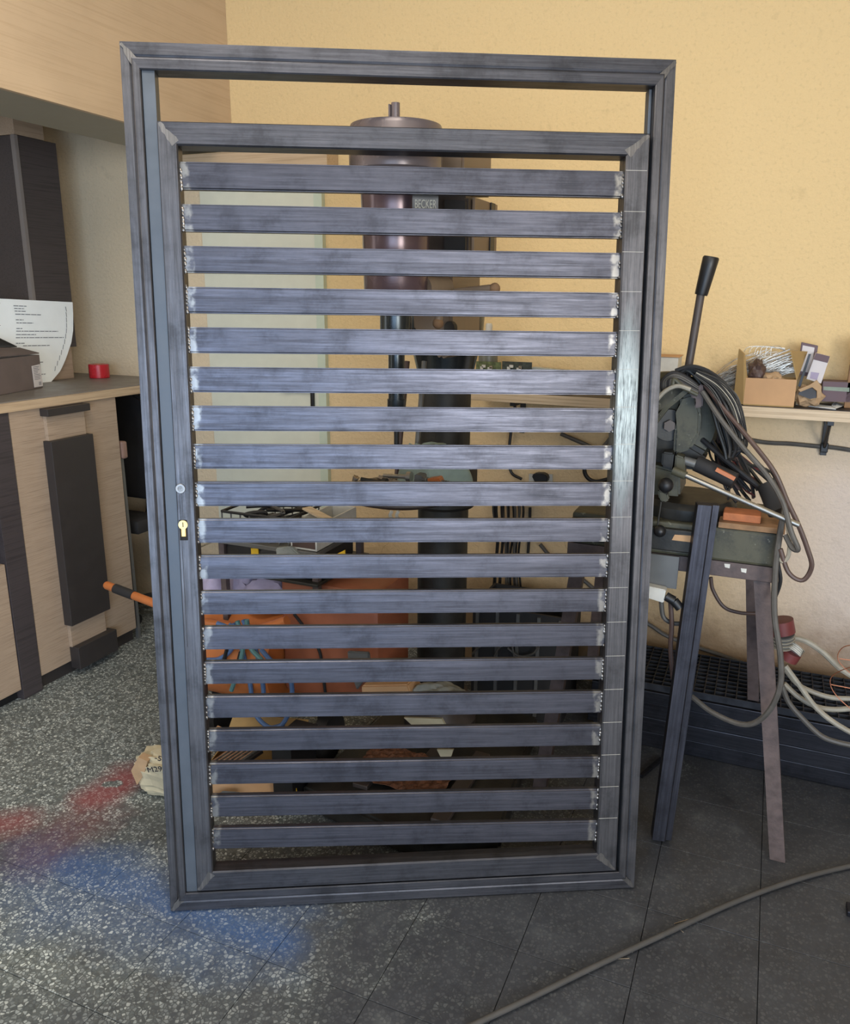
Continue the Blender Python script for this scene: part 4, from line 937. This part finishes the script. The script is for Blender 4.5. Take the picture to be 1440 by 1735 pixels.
# ------------------------------------------------------------------ wall socket and cables on the back wall
so = thing('wall_socket', 'white wall socket with black plug low on the rear wall', 'socket', (onY(915, 815, 3).x, 2.99, .82))
obj('socket_plate', prism(newbm(), pw([(896, 803), (936, 804), (936, 830), (896, 830)], YB-.0125), (0, .0115, 0)), 'white_pl', so)
obj('plug', ppoly(newbm(), [(900, 806), (906, 802), (922, 803), (928, 809), (926, 818), (906, 818)], YB-.05, .037, .004), 'black', so, True)
cable('wall_cable', 'dark cable clipped along the wall under the right shelf end', [(1262, 744), (1300, 750), (1340, 752), (1392, 757), (1410, 758), (1450, 764)], .0075, 'grey_cable', Y=YB-.010)
tag(obj('cable_clip', bx(newbm(), onY(1396, 757, YB).x-.012, onY(1396, 757, YB).x+.012, YB-.024, YB-.001, onY(1396, 757, YB).z-.016, onY(1396, 757, YB).z+.016, .003), 'black', None), 'black clip holding the dark wall cable under the bracket', 'clip')
cable('wall_cable', 'dark cable sagging on the wall left of the saw', [(950, 735), (985, 750), (1012, 760), (1030, 748), (1060, 700)], .008, 'grey_cable', Y=YB-.03)
cable('wall_cable', 'curled black cable end hanging left of the saw', [(1030, 812), (1010, 816), (996, 810), (990, 795), (996, 760)], .008, 'black', Y=YB-.04)
cable('wall_cable', 'straight dark cable hanging from shelf to socket area', [(866, 728), (862, 770), (866, 800), (884, 812)], .006, 'black', Y=YB-.02)
cable('wall_cable', 'dark cable running down the wall right of the drill', [(898, 860), (897, 900), (894, 945)], .006, 'black_rub', Y=YB-.015)
cable('wall_cable', 'dark cable slanting down the wall toward the steel stack', [(915, 922), (940, 950), (985, 980), (1040, 1025), (1100, 1058), (1140, 1082), (1250, 1120), (1290, 1140)], .008, 'grey_cable', Y=YB-.03)
# hanging bunch of black cables right of the drill
hb_ = thing('hanging_cable_bunch', 'bunch of black cables hanging from a hook right of the drill', 'cables', onY(860, 830, 2.95))
for k in range(14):
    x0 = 838+k*4; s_ = random.uniform(-1, 1)
    obj('cable_strand', tube(newbm(), pw([(x0*.6+340, 822), (x0-2+s_*4, 860), (x0*.8+172+s_*6, 905), (x0*.75+214+s_*10, 950), (x0+s_*14, 1000+random.uniform(-10, 30))], 2.93-.004*(k % 5)), .005, 6), 'black' if k % 3 else 'grey_cable', hb_, True)
obj('cable_tie', tube(newbm(), pw([(832, 828), (860, 836), (900, 832)], 2.905), .012, 8), 'black_rub', hb_, True)
kb = thing('dark_crate', 'dark plastic crate of cables standing behind the drill', 'crate', (-.75, 2.72, .0))
cx0, cx1 = onY(800, 1080, 2.6).x, onY(958, 1080, 2.6).x; cz1 = onY(880, 1036, 2.6).z
for a in ((cx0, cx1, 2.60, 2.61), (cx0, cx1, 2.84, 2.85), (cx0, cx0+.01, 2.611, 2.839), (cx1-.01, cx1, 2.611, 2.839)):
    obj('crate_side', bx(newbm(), a[0], a[1], a[2], a[3], .002, cz1), 'black_rub', kb)
for k in range(5):
    x = cx0+.02+(cx1-cx0-.04)*k/4; obj('crate_rib', bx(newbm(), x-.006, x+.006, 2.592, 2.5995, .02, cz1-.01), 'grey_sheet', kb)
for k, p in enumerate([[(860, 1098), (880, 1112), (902, 1108), (912, 1096)], [(800, 1108), (812, 1096), (822, 1090)], [(868, 1095), (872, 1118)], [(838, 1112), (845, 1098), (855, 1092)]]):
    cable('thin_cable', ['looped grey cord over the front of the dark crate', 'short grey cord end left of the looped cord', 'short grey cord hanging inside the looped cord', 'short grey cord between crate ribs'][k], p, .004, 'grey_cable', 'cord', None, Y=2.57)

# ------------------------------------------------------------------ cut-off saw on its bench
bn = thing('saw_bench', 'brown angle-iron bench with splayed legs carrying the cut-off saw', 'bench', (-.15, 2.35, 0))
ztop = onY(1310, 962, 2.14).z
FX = onY(1313, 965, 2.14).x
def plank(a, b, wx, wy): # straight bar of rectangular section
    a, b = Vector(a), Vector(b); bm = newbm()
    A = [bm.verts.new(a+Vector(q)) for q in ((-wx/2, -wy/2, 0), (wx/2, -wy/2, 0), (wx/2, wy/2, 0), (-wx/2, wy/2, 0))]
    B = [bm.verts.new(b+Vector(q)) for q in ((-wx/2, -wy/2, 0), (wx/2, -wy/2, 0), (wx/2, wy/2, 0), (-wx/2, wy/2, 0))]
    bm.faces.new(A[::-1]); bm.faces.new(B)
    for i in range(4): bm.faces.new((A[i], A[(i+1) % 4], B[(i+1) % 4], B[i]))
    return bm
fr = onZ(1317, 1453, 0)
obj('leg', plank((fr.x, fr.y, .001), (onY(1292, 972, 2.165).x, 2.165, ztop-.043), .040, .036), 'iron_brown', bn)
obj('leg', plank((onY(1283, 1130, 2.60).x, 2.60, .2495), (onY(1266, 985, 2.46).x, 2.46, ztop-.043), .034, .034), 'iron_brown', bn)
obj('leg', plank((-.52, 2.16, .001), (-.44, 2.185, ztop-.043), .040, .036), 'iron_brown', bn)
obj('leg', plank((-.46, 2.60, .2495), (-.42, 2.46, ztop-.043), .034, .034), 'iron_brown', bn)
obj('top_rail', bx(newbm(), -.47, FX, 2.14, 2.18, ztop-.042, ztop, .002), 'iron_brown', bn)
obj('top_rail', bx(newbm(), -.47, FX, 2.44, 2.48, ztop-.042, ztop, .002), 'iron_brown', bn)
obj('end_rail', bx(newbm(), FX-.04, FX, 2.181, 2.439, ztop-.042, ztop, .002), 'iron_brown', bn)
obj('end_rail', bx(newbm(), -.47, -.43, 2.181, 2.439, ztop-.042, ztop, .002), 'iron_brown', bn)
for px, py in ((1232, 958), (1260, 966)): obj('sticker_scrap', prism(newbm(), pw([(px-5, py-3), (px+5, py-2), (px+4, py+5), (px-4, py+3)], 2.1385), (0, .001, 0)), 'white_pl', bn)
YQ = 2.13
sw_ = thing('cut_off_saw', 'old grey-green abrasive cut-off saw with long upright lever', 'saw', (-.15, 2.3, ztop+.001))
zq = onY(1312, 905, YQ).z
BM = newbm(); bx(BM, -.46, FX+.005, YQ+.005, 2.46, ztop+.001, zq, .008); obj('machine_base', BM, 'machine', sw_)
obj('base_ledge', bx(newbm(), -.46, onY(1190, 900, YQ).x, YQ-.012, YQ+.004, onY(1150, 934, YQ).z, onY(1150, 896, YQ).z, .004), 'machine_dk', sw_)
obj('work_slot', prism(newbm(), pw([(1143, 906), (1174, 908), (1172, 919), (1138, 915)], YQ-.0135), (0, .001, 0)), 'card', sw_, label='pale opening through the base')
obj('turntable', lathe(newbm(), (onY(1165, 860, 2.28).x, 2.28, zq), [(0, 0), (.125, 0), (.128, .006), (.128, .030), (.115, .045), (0, .045)], 40), 'machine_dk', sw_, True)
obj('vise_body', ppoly(newbm(), [(1098, 785), (1152, 800), (1152, 842), (1098, 838)], 2.17, .16, .006), 'machine', sw_)
obj('vise_jaw', ppoly(newbm(), [(1122, 766), (1142, 768), (1138, 798), (1120, 790)], 2.15, .05, .004), 'machine_dk', sw_)
obj('vise_jaw', ppoly(newbm(), [(1144, 770), (1160, 776), (1160, 806), (1142, 802)], 2.15, .05, .004), 'machine', sw_)
obj('arm_casting', ppoly(newbm(), [(1108, 735), (1150, 740), (1200, 770), (1180, 800), (1140, 785), (1100, 790)], 2.22, .09, .012), 'machine_dk', sw_)
gc = onY(1128, 715, 2.26)
adir = Vector((.25, -.97, 0)).normalized()
obj('blade_guard', lathe(newbm(), gc, [(0, -.045), (.118, -.045), (.135, -.035), (.138, .02), (.125, .035), (0, .035)], 44, frame((0, 0, 0), Vector((0, 0, 1)).cross(adir), Vector((0, 0, 1))) if False else adir.to_track_quat('Z', 'Y').to_matrix().to_4x4()), 'machine', sw_, True)
obj('guard_cheek', ppoly(newbm(), [(1152, 672), (1178, 664), (1188, 700), (1186, 735), (1170, 762), (1140, 772), (1142, 730), (1150, 700)], 2.185, .03, .008), 'machine', sw_, True)
obj('hub_flange', cyl(newbm(), gc+adir*.035, gc+adir*.06, .042, n=28), 'machine_dk', sw_, True)
obj('hub_nut', cyl(newbm(), gc+adir*.06, gc+adir*.072, .016, n=6), 'drill_dark', sw_)
obj('cross_strap', plank_ if False else tube(newbm(), pw([(1095, 735), (1130, 690), (1166, 660)], 2.155), .0085, 4, smooth=False), 'machine', sw_)
obj('motor', cyl(newbm(), gc+Vector((.03, .08, .01)), gc+Vector((.125, .13, -.01)), .062, n=32), 'machine_dk', sw_, True)
L0, L1, L2 = onY(1160, 660, 2.24), onY(1187, 500, 2.24), onY(1200, 452, 2.24)
lv = obj('lever', tube(newbm(), [L0, L1, onY(1196, 470, 2.24)], .0105, 12, smooth=False), 'drill_dark', sw_, True)
obj('lever_grip', lathe(newbm(), onY(1187.5, 500, 2.24), [(0, 0), (.0155, 0), (.0165, .004), (.0195, .070), (.0205, .092), (.018, .096), (0, .096)], 20, (L2-L1).to_track_quat('Z', 'Y').to_matrix().to_4x4()), 'black', lv, True, label='black tapered grip')
obj('hook_bracket', ppoly(newbm(), [(1168, 664), (1190, 650), (1192, 668), (1190, 690), (1176, 692), (1182, 672), (1172, 676)], 2.14, .02, .003), 'iron_brown', sw_)
obj('clamp_handle', cyl(newbm(), pw([(1160, 805, 2.10)])[0], pw([(1354, 890, 2.06)])[0], .0070, n=14), 'chrome', sw_, True, label='long bright clamp handle')
obj('handle_socket', cyl(newbm(), pw([(1140, 797, 2.105)])[0], pw([(1162, 806, 2.10)])[0], .011, n=14), 'machine', sw_, True)
obj('spring', tube(newbm(), pw([(1158, 780), (1178, 786)], 2.17), .012, 10, smooth=False), 'grey_sheet', sw_, True)
tg_ = obj('motor_handle', cyl(newbm(), pw([(1180, 785, 2.19)])[0], pw([(1245, 815, 2.17)])[0], .0215, n=20), 'black_rub', sw_, True)
obj('orange_stripe', box(newbm(), pw([(1229, 803, 2.153)])[0], (.052, .010, .010), Matrix.Rotation(radians(24), 4, 'Y')), 'orange', tg_, label='orange stripe')
for a, b in (((1128, 822), (1126, 846)), ((1118, 900), (1112, 905))):
    bm = newbm(); c_ = onY(*a, 2.11); bmesh.ops.create_uvsphere(bm, u_segments=18, v_segments=12, radius=.0195 if a[1] < 850 else .016, matrix=Matrix.Translation(c_)); kn = obj('ball_knob', bm, 'black', sw_, True)
    obj('knob_stem', cyl(newbm(), c_+Vector((0, .01, -.01)), onY(*b, 2.14), .008, n=10), 'machine_dk', kn, True)
obj('slotted_lug', ppoly(newbm(), [(1114, 830), (1130, 834), (1134, 848), (1124, 852), (1116, 846)], 2.12, .02, .004), 'machine', sw_)
obj('thin_rod', cyl(newbm(), pw([(1120, 850, 2.115)])[0], pw([(1114, 890, 2.115)])[0], .0025, n=8), 'machine_dk', sw_, True)
tube_c = pw([(1303, 822, 2.20), (1322, 868, 2.16)])
obj('round_exhaust', cyl(newbm(), tube_c[0], tube_c[1], .030, n=28), 'black_rub', sw_, True)
wbk = thing('wood_board', 'rough brown board lying on the right end of the saw', 'board', (.03, 2.2, zq+.001))
obj('board_body', bx(newbm(), onY(1217, 890, YQ+.01).x, onY(1330, 900, YQ+.01).x, YQ, 2.30, zq+.001, zq+.016, .001), 'brick_wood', wbk)
zb2 = zq+.0165
tag(obj('wood_block', bx(newbm(), onY(1224, 880, YQ+.02).x, onY(1289, 880, YQ+.02).x, YQ+.02, YQ+.09, zb2, zb2+.021, .003), 'brick', None), 'small orange-brown block lying on the rough board', 'block')
tag(obj('sheet_panel', bx(newbm(), onY(1040, 975, 2.125).x, onY(1148, 975, 2.125).x, 2.122, 2.130, onY(1148, 998, 2.125).z, ztop+.002), 'grey_sheet', None), 'plain grey metal sheet hanging under the bench beside the gate', 'panel')
ps = thing('power_strip', 'white power strip hanging under the bench with black plugs', 'power strip', onY(1110, 1000, 2.11))
obj('strip_body', ppoly(newbm(), [(1092, 992), (1128, 1000), (1124, 1022), (1092, 1012)], 2.09, .03, .002), 'white_pl', ps)
for a, b in (((1128, 1010), (1142, 1018)), ((1142, 1018), (1152, 1030))): obj('plug', cyl(newbm(), onY(*a, 2.10), onY(*b, 2.10), .0125, n=12), 'black', ps, True)
cable('plug_cord', 'black cord dropping from the power strip to the grating', [(1136, 1020), (1138, 1060), (1136, 1100), (1140, 1150)], .0065, 'brown_cable', Y=2.12)
cable('plug_cord', 'grey cord curving from the power strip behind the leaning bar', [(1120, 1018), (1124, 1045), (1140, 1056), (1165, 1056)], .0065, 'grey_cable', Y=2.14)

# leaning channel bar
ba = onZ(1119, 1430, 0); bt_ = onY(1199, 858, 2.085)
axz = (bt_-Vector((ba.x, ba.y, 0))).normalized(); axx = Vector((cos(radians(14)), sin(radians(14)), 0)); axx = (axx-axz*axx.dot(axz)).normalized(); axy = axz.cross(axx)
BMx = Matrix((axx, axy, axz)).transposed().to_4x4(); BMx.translation = Vector((ba.x, ba.y, .010)); Lb = (bt_-Vector((ba.x, ba.y, 0))).length-.008
lb_ = thing('leaning_steel_bar', 'dark steel channel bar leaning upright against the saw bench', 'steel bar', mat=BMx)
bm = newbm()
pr = [(-.024, 0), (.010, 0), (.012, .002), (.012, .006), (.015, .008), (.030, .008), (.030, .035), (-.024, .035)]
A = [bm.verts.new((a, b, 0)) for a, b in pr]; B = [bm.verts.new((a, b, Lb)) for a, b in pr]; bm.faces.new(A); bm.faces.new(B)
for i in range(len(pr)): bm.faces.new((A[i], A[(i+1) % len(pr)], B[(i+1) % len(pr)], B[i]))
obj('bar_body', bm, 'steel_dark', lb_, local=True)
mt['steel_dark_v'] = steel('dark_black_steel_upright', False, (60, 61, 69), rough=.45)
lb_.children[0].data.materials[0] = mt['steel_dark_v']

# ------------------------------------------------------------------ cable coil hung over the saw
cc = thing('welding_cable_coil', 'thick coil of black cables draped over the saw top', 'cable coil', onY(1175, 625, 2.2))
rnd = random.Random(33)
for k in range(40):
    f = k/39; o1 = rnd.uniform(-3, 3)
    Y0 = 2.16+.10*rnd.random()
    P = [(1150-6*f, 642-14*f+o1), (1164+8*f, 628-8*f), (1186+20*f, 648-16*f+o1), (1204+34*f, 690-28*f), (1216+42*f, 728-16*f+o1), (1226+38*f, 760-6*f), (1230+20*f, 780-8*f+rnd.uniform(-14, 4))]
    obj('cable_strand', tube(newbm(), pw(P, Y0), rnd.uniform(.0030, .0052), 6, 5), rnd.choice(['black', 'black_rub', 'black', 'grey_cable', 'machine_dk']), cc, True)
for k in range(34):
    f = k/33; o1 = rnd.uniform(-4, 4)
    P = [(1176+6*f, 636-8*f), (1204+20*f+o1*.4, 662-16*f), (1226+26*f, 698-20*f+o1), (1244+20*f+o1*.5, 738-12*f), (1250+14*f, 762-8*f+rnd.uniform(-16, 2))]
    obj('thin_strand', tube(newbm(), pw(P, 2.11+.06*rnd.random()), .0014, 5, 5), rnd.choice(['black', 'machine_dk', 'pale_cable', 'grey_cable', 'black_rub']), cc, True)
for k in range(6):
    P = [(1124+k*3, 668-k*2), (1122+k*4, 648-k), (1138+k*3, 632+k*4), (1160, 638+k*4), (1182, 654+k*3)]
    obj('cable_loop', tube(newbm(), pw(P, 2.15-.004*k), .0055, 8, 6), ['black_rub', 'grey_cable', 'grey_cable', 'black_rub', 'grey_cable', 'machine'][k], cc, True)
obj('pale_loop', tube(newbm(), pw([(1112, 678), (1128, 662), (1148, 654), (1170, 660)], 2.125), .0055, 8), 'pale_cable', cc, True)
cords = [('thick grey cable sweeping from the saw top down past the bench corner', [(1190, 664, 2.13), (1222, 712, 2.10), (1262, 762, 2.09), (1300, 806, 2.08), (1326, 850, 2.06), (1340, 900, 2.05), (1352, 930, 2.05), (1342, 928, 2.06), (1330, 906, 2.07)], .0065, 'grey_cable'),
         ('grey cable running just above the thick one to the bench corner', [(1194, 652, 2.15), (1232, 700, 2.12), (1276, 752, 2.10), (1312, 800, 2.09), (1334, 850, 2.09), (1352, 888, 2.09), (1368, 930, 2.09), (1375, 960, 2.09), (1360, 983, 2.09), (1336, 970, 2.09), (1322, 930, 2.09)], .0060, 'brown_cable'),
         ('long dark cable dropping from the saw to the grating and back', [(1330, 860, 2.11), (1322, 900, 2.10), (1314, 960, 2.09), (1312, 1040, 2.08), (1322, 1110, 2.07), (1322, 1160, 2.07), (1306, 1200, 2.08), (1280, 1224, 2.10), (1250, 1226, 2.12), (1205, 1206, 2.15), (1172, 1180, 2.18)], .0075, 'grey_cable'),
         ('white cable hanging in a short loop off the bench corner', [(1332, 872, 2.10), (1337, 910, 2.09), (1336, 940, 2.09), (1326, 952, 2.09), (1318, 940, 2.10)], .0050, 'pale_cable'),
         ('violet-black cable hanging beside the bench leg', [(1322, 905, 2.12), (1318, 950, 2.11), (1322, 985, 2.11), (1310, 1020, 2.11)], .0050, 'black'),
         ('brown cable sagging under the bench between the legs', [(1204, 978, 2.30), (1208, 1000, 2.30), (1226, 1028, 2.30), (1252, 1038, 2.30), (1280, 1040, 2.30)], .0055, 'brown_cable'),
         ('thick cable crossing behind the saw handle toward the exhaust', [(1190, 745, 2.25), (1230, 780, 2.22), (1270, 812, 2.21), (1300, 836, 2.21)], .0075, 'black_rub'),
         ('second thick cable crossing lower behind the saw handle', [(1198, 735, 2.27), (1236, 790, 2.25), (1286, 826, 2.25), (1310, 845, 2.25)], .0070, 'black')]
for lab, P, r, m_ in cords: cable('hanging_cable', lab, P, r, m_)
for k in range(9):
    f = k/8; P = [(1204+46*f, 728+6*f, 2.3), (1206+40*f+rnd.uniform(-6, 6), 760, 2.3), (1214+44*f+rnd.uniform(-8, 8), 790, 2.28), (1240+50*f, 828+rnd.uniform(-6, 6), 2.26)]
    obj('cable_loop', tube(newbm(), pw(P), .0042, 6, 5), rnd.choice(['brown_cable', 'black', 'black_rub', 'machine_dk']), cc, True)

for k in range(16):
    x0 = 1196+rnd.uniform(0, 30); y0 = 740+rnd.uniform(-12, 10); x1 = 1222+rnd.uniform(0, 90)
    P = [(x0, y0, 2.31), ((x0+x1)/2+rnd.uniform(-22, 22), 775+rnd.uniform(-12, 10), 2.29), (x1, 806+rnd.uniform(-8, 22), 2.27), (x1+rnd.uniform(-6, 24), 846+rnd.uniform(-6, 6), 2.25)]
    obj('cable_loop', tube(newbm(), pw(P), rnd.uniform(.0028, .005), 6, 5), rnd.choice(['brown_cable', 'black', 'black_rub', 'red_plug', 'machine_dk']), cc, True)
# ------------------------------------------------------------------ steel stock and grating on the floor along the wall
sl_ = []
LY = [(.001, .058), (.060, .117), (.119, .176), (.178, .222)]
labs = ['bottom', 'second', 'third', 'top']
for i, (za, zc_) in enumerate(LY):
    for j in range(4):
        y0 = 2.585-.006*i+.082*j+random.uniform(-.003, .003); x0 = -.44+random.uniform(-.02, .02); x1 = 1.9+random.uniform(-.1, .1)
        o = obj('steel_bar', bx(newbm(), x0, x1, y0, y0+.078, za, zc_, .003), 'steel_dark', None, origin=((x0+x1)/2, y0+.04, za)) if False else None
        bm = bx(newbm(), x0, x1, y0, y0+.078, za, zc_, .003)
        o = obj('steel_bar', bm, 'steel_dark', None, origin=((x0+x1)/2, y0+.04, za))
        pos = ['front', 'second', 'third', 'rear'][j]
        tag(o, 'dark steel bar, %s row from the front, %s layer of the stack along the wall' % (pos, labs[i]), 'steel bar', 'steel bars stacked along the rear wall')
gg = thing('floor_grating', 'dark steel grating lying on the bar stack under the bench', 'grating', (.3, 2.7, .224))
gx0, gx1, gy0, gy1, gz = -.45, 1.1, 2.575, 2.885, .224
k = 0; y = gy0
while y <= gy1+.001:
    obj('bearing_bar', bx(newbm(), gx0, gx1, y-.0015, y+.0015, gz, gz+.024), 'grate', gg); y += .031
x = gx0
while x <= gx1:
    obj('cross_rod', bx(newbm(), x-.0015, x+.0015, gy0+.0016, gy1+.002, gz+.0195, gz+.0245), 'steel_dark', gg); x += .0335
# red industrial plugs, pale hoses and copper wire at right
for lab, a, b, c_, r_a in [('red and grey industrial socket hanging beside the bench leg', (1322, 1050), (1326, 1072), (1326, 1094), .030), ('smaller red and white industrial plug below the larger one', (1334, 1116), (1342, 1104), (1350, 1094), .024)]:
    t_ = thing('industrial_plug', lab, 'plug', onY(*a, 2.35)); A, B_, D = onY(*a, 2.35), onY(*b, 2.35), onY(*c_, 2.36)
    obj('red_collar', cyl(newbm(), A, B_, r_a*1.15, n=24), 'red_plug', t_, True); obj('grey_body', cyl(newbm(), B_, D, r_a*1.05, r_a*.85, 24), 'white_pl' if r_a < .03 else 'grey_sheet', t_, True)
    for q in range(4):
        z_ = B_.lerp(D, (q+.5)/4); obj('ridge', cyl(newbm(), z_, z_+(D-B_)*.06, r_a*1.08, n=24), 'pale_cable', t_, True)
hs = [('grey hose arching from the red socket over to the right edge', [(1328, 1092), (1340, 1082), (1365, 1086), (1395, 1106), (1420, 1130), (1450, 1150)], .0085, 'pale_cable', 2.42),
      ('pale hose running straight down right from the red plug', [(1330, 1128), (1352, 1158), (1380, 1196), (1410, 1222), (1450, 1246)], .0080, 'pale_cable', 2.40),
      ('pale hose sweeping low across the grating to the right', [(1328, 1158), (1352, 1180), (1380, 1196), (1410, 1202), (1450, 1200)], .0080, 'pale_cable', 2.45),
      ('pale hose lying highest on the grating at the right edge', [(1330, 1134), (1350, 1158), (1376, 1172), (1410, 1182), (1450, 1184)], .0075, 'pale_cable', 2.47),
      ('grey hose dropping steeply in front of the bar stack', [(1324, 1160), (1336, 1190), (1360, 1218), (1390, 1246), (1420, 1258), (1460, 1266)], .0080, 'grey_cable', 2.36)]
for lab, P, r, m_, Y in hs: cable('loose_hose', lab, P, r, m_, 'hose', None, Y)
cw = thing('copper_wire', 'thin copper wire loops springing up at the right edge', 'wire', onY(1420, 1180, 2.4))
for P in ([(1450, 1092), (1430, 1096), (1420, 1108), (1422, 1122), (1440, 1140), (1450, 1145)], [(1450, 1128), (1425, 1136), (1408, 1148), (1408, 1164), (1420, 1182), (1442, 1202)], [(1422, 1116), (1450, 1120)], [(1408, 1160), (1450, 1168)]):
    obj('wire_loop', tube(newbm(), pw(P, 2.38), .0014, 5, 6), 'copper', cw, True)

# ------------------------------------------------------------------ loose things on the open floor
P = [onZ(790, 1742, .009), onZ(900, 1690, .009), onZ(1000, 1641, .009), onZ(1120, 1585, .009), onZ(1245, 1528, .009), onZ(1360, 1487, .009), onZ(1470, 1460, .009)]
tag(obj('floor_cable', tube(newbm(), P, .0068, 10), 'floor_cable', None, True, origin=P[3]), 'thick grey cable lying diagonally across the dark floor', 'cable')
for k, (a, b) in enumerate([((1142, 1565), (1172, 1556)), ((1146, 1570), (1158, 1580)), ((1035, 1625), (1066, 1624)), ((1071, 1614), (1078, 1602))]):
    A, B_ = onZ(*a, .0012), onZ(*b, .0012)
    tag(obj('wire_offcut', cyl(newbm(), A, B_, .0011, n=6), 'wire', None, origin=A), ['thin wire offcut touching the front of the floor cable', 'short wire offcut next to the cable, pointing down right', 'longest wire offcut lying alone at the bottom of floor', 'tiny tilted wire offcut right of the longest one'][k], 'wire')
fr_ = onZ(1436, 1545, 0)
tag(obj('dark_offcut', bx(newbm(), fr_.x-.004, fr_.x+.06, fr_.y-.02, fr_.y+.02, .001, .016, .002), 'steel_dark', None), 'small dark steel offcut at the right edge of the floor', 'offcut')
pr_ = onZ(1040, 1330, 0)
tag(obj('flat_bar', tube(newbm(), [onZ(1086, 1315, .01), onZ(1120, 1286, .01)], .008, 4, smooth=False), 'steel_dark', None, origin=onZ(1086, 1315, .01)), 'short dark bar on the floor between the gate and leaning bar', 'bar')
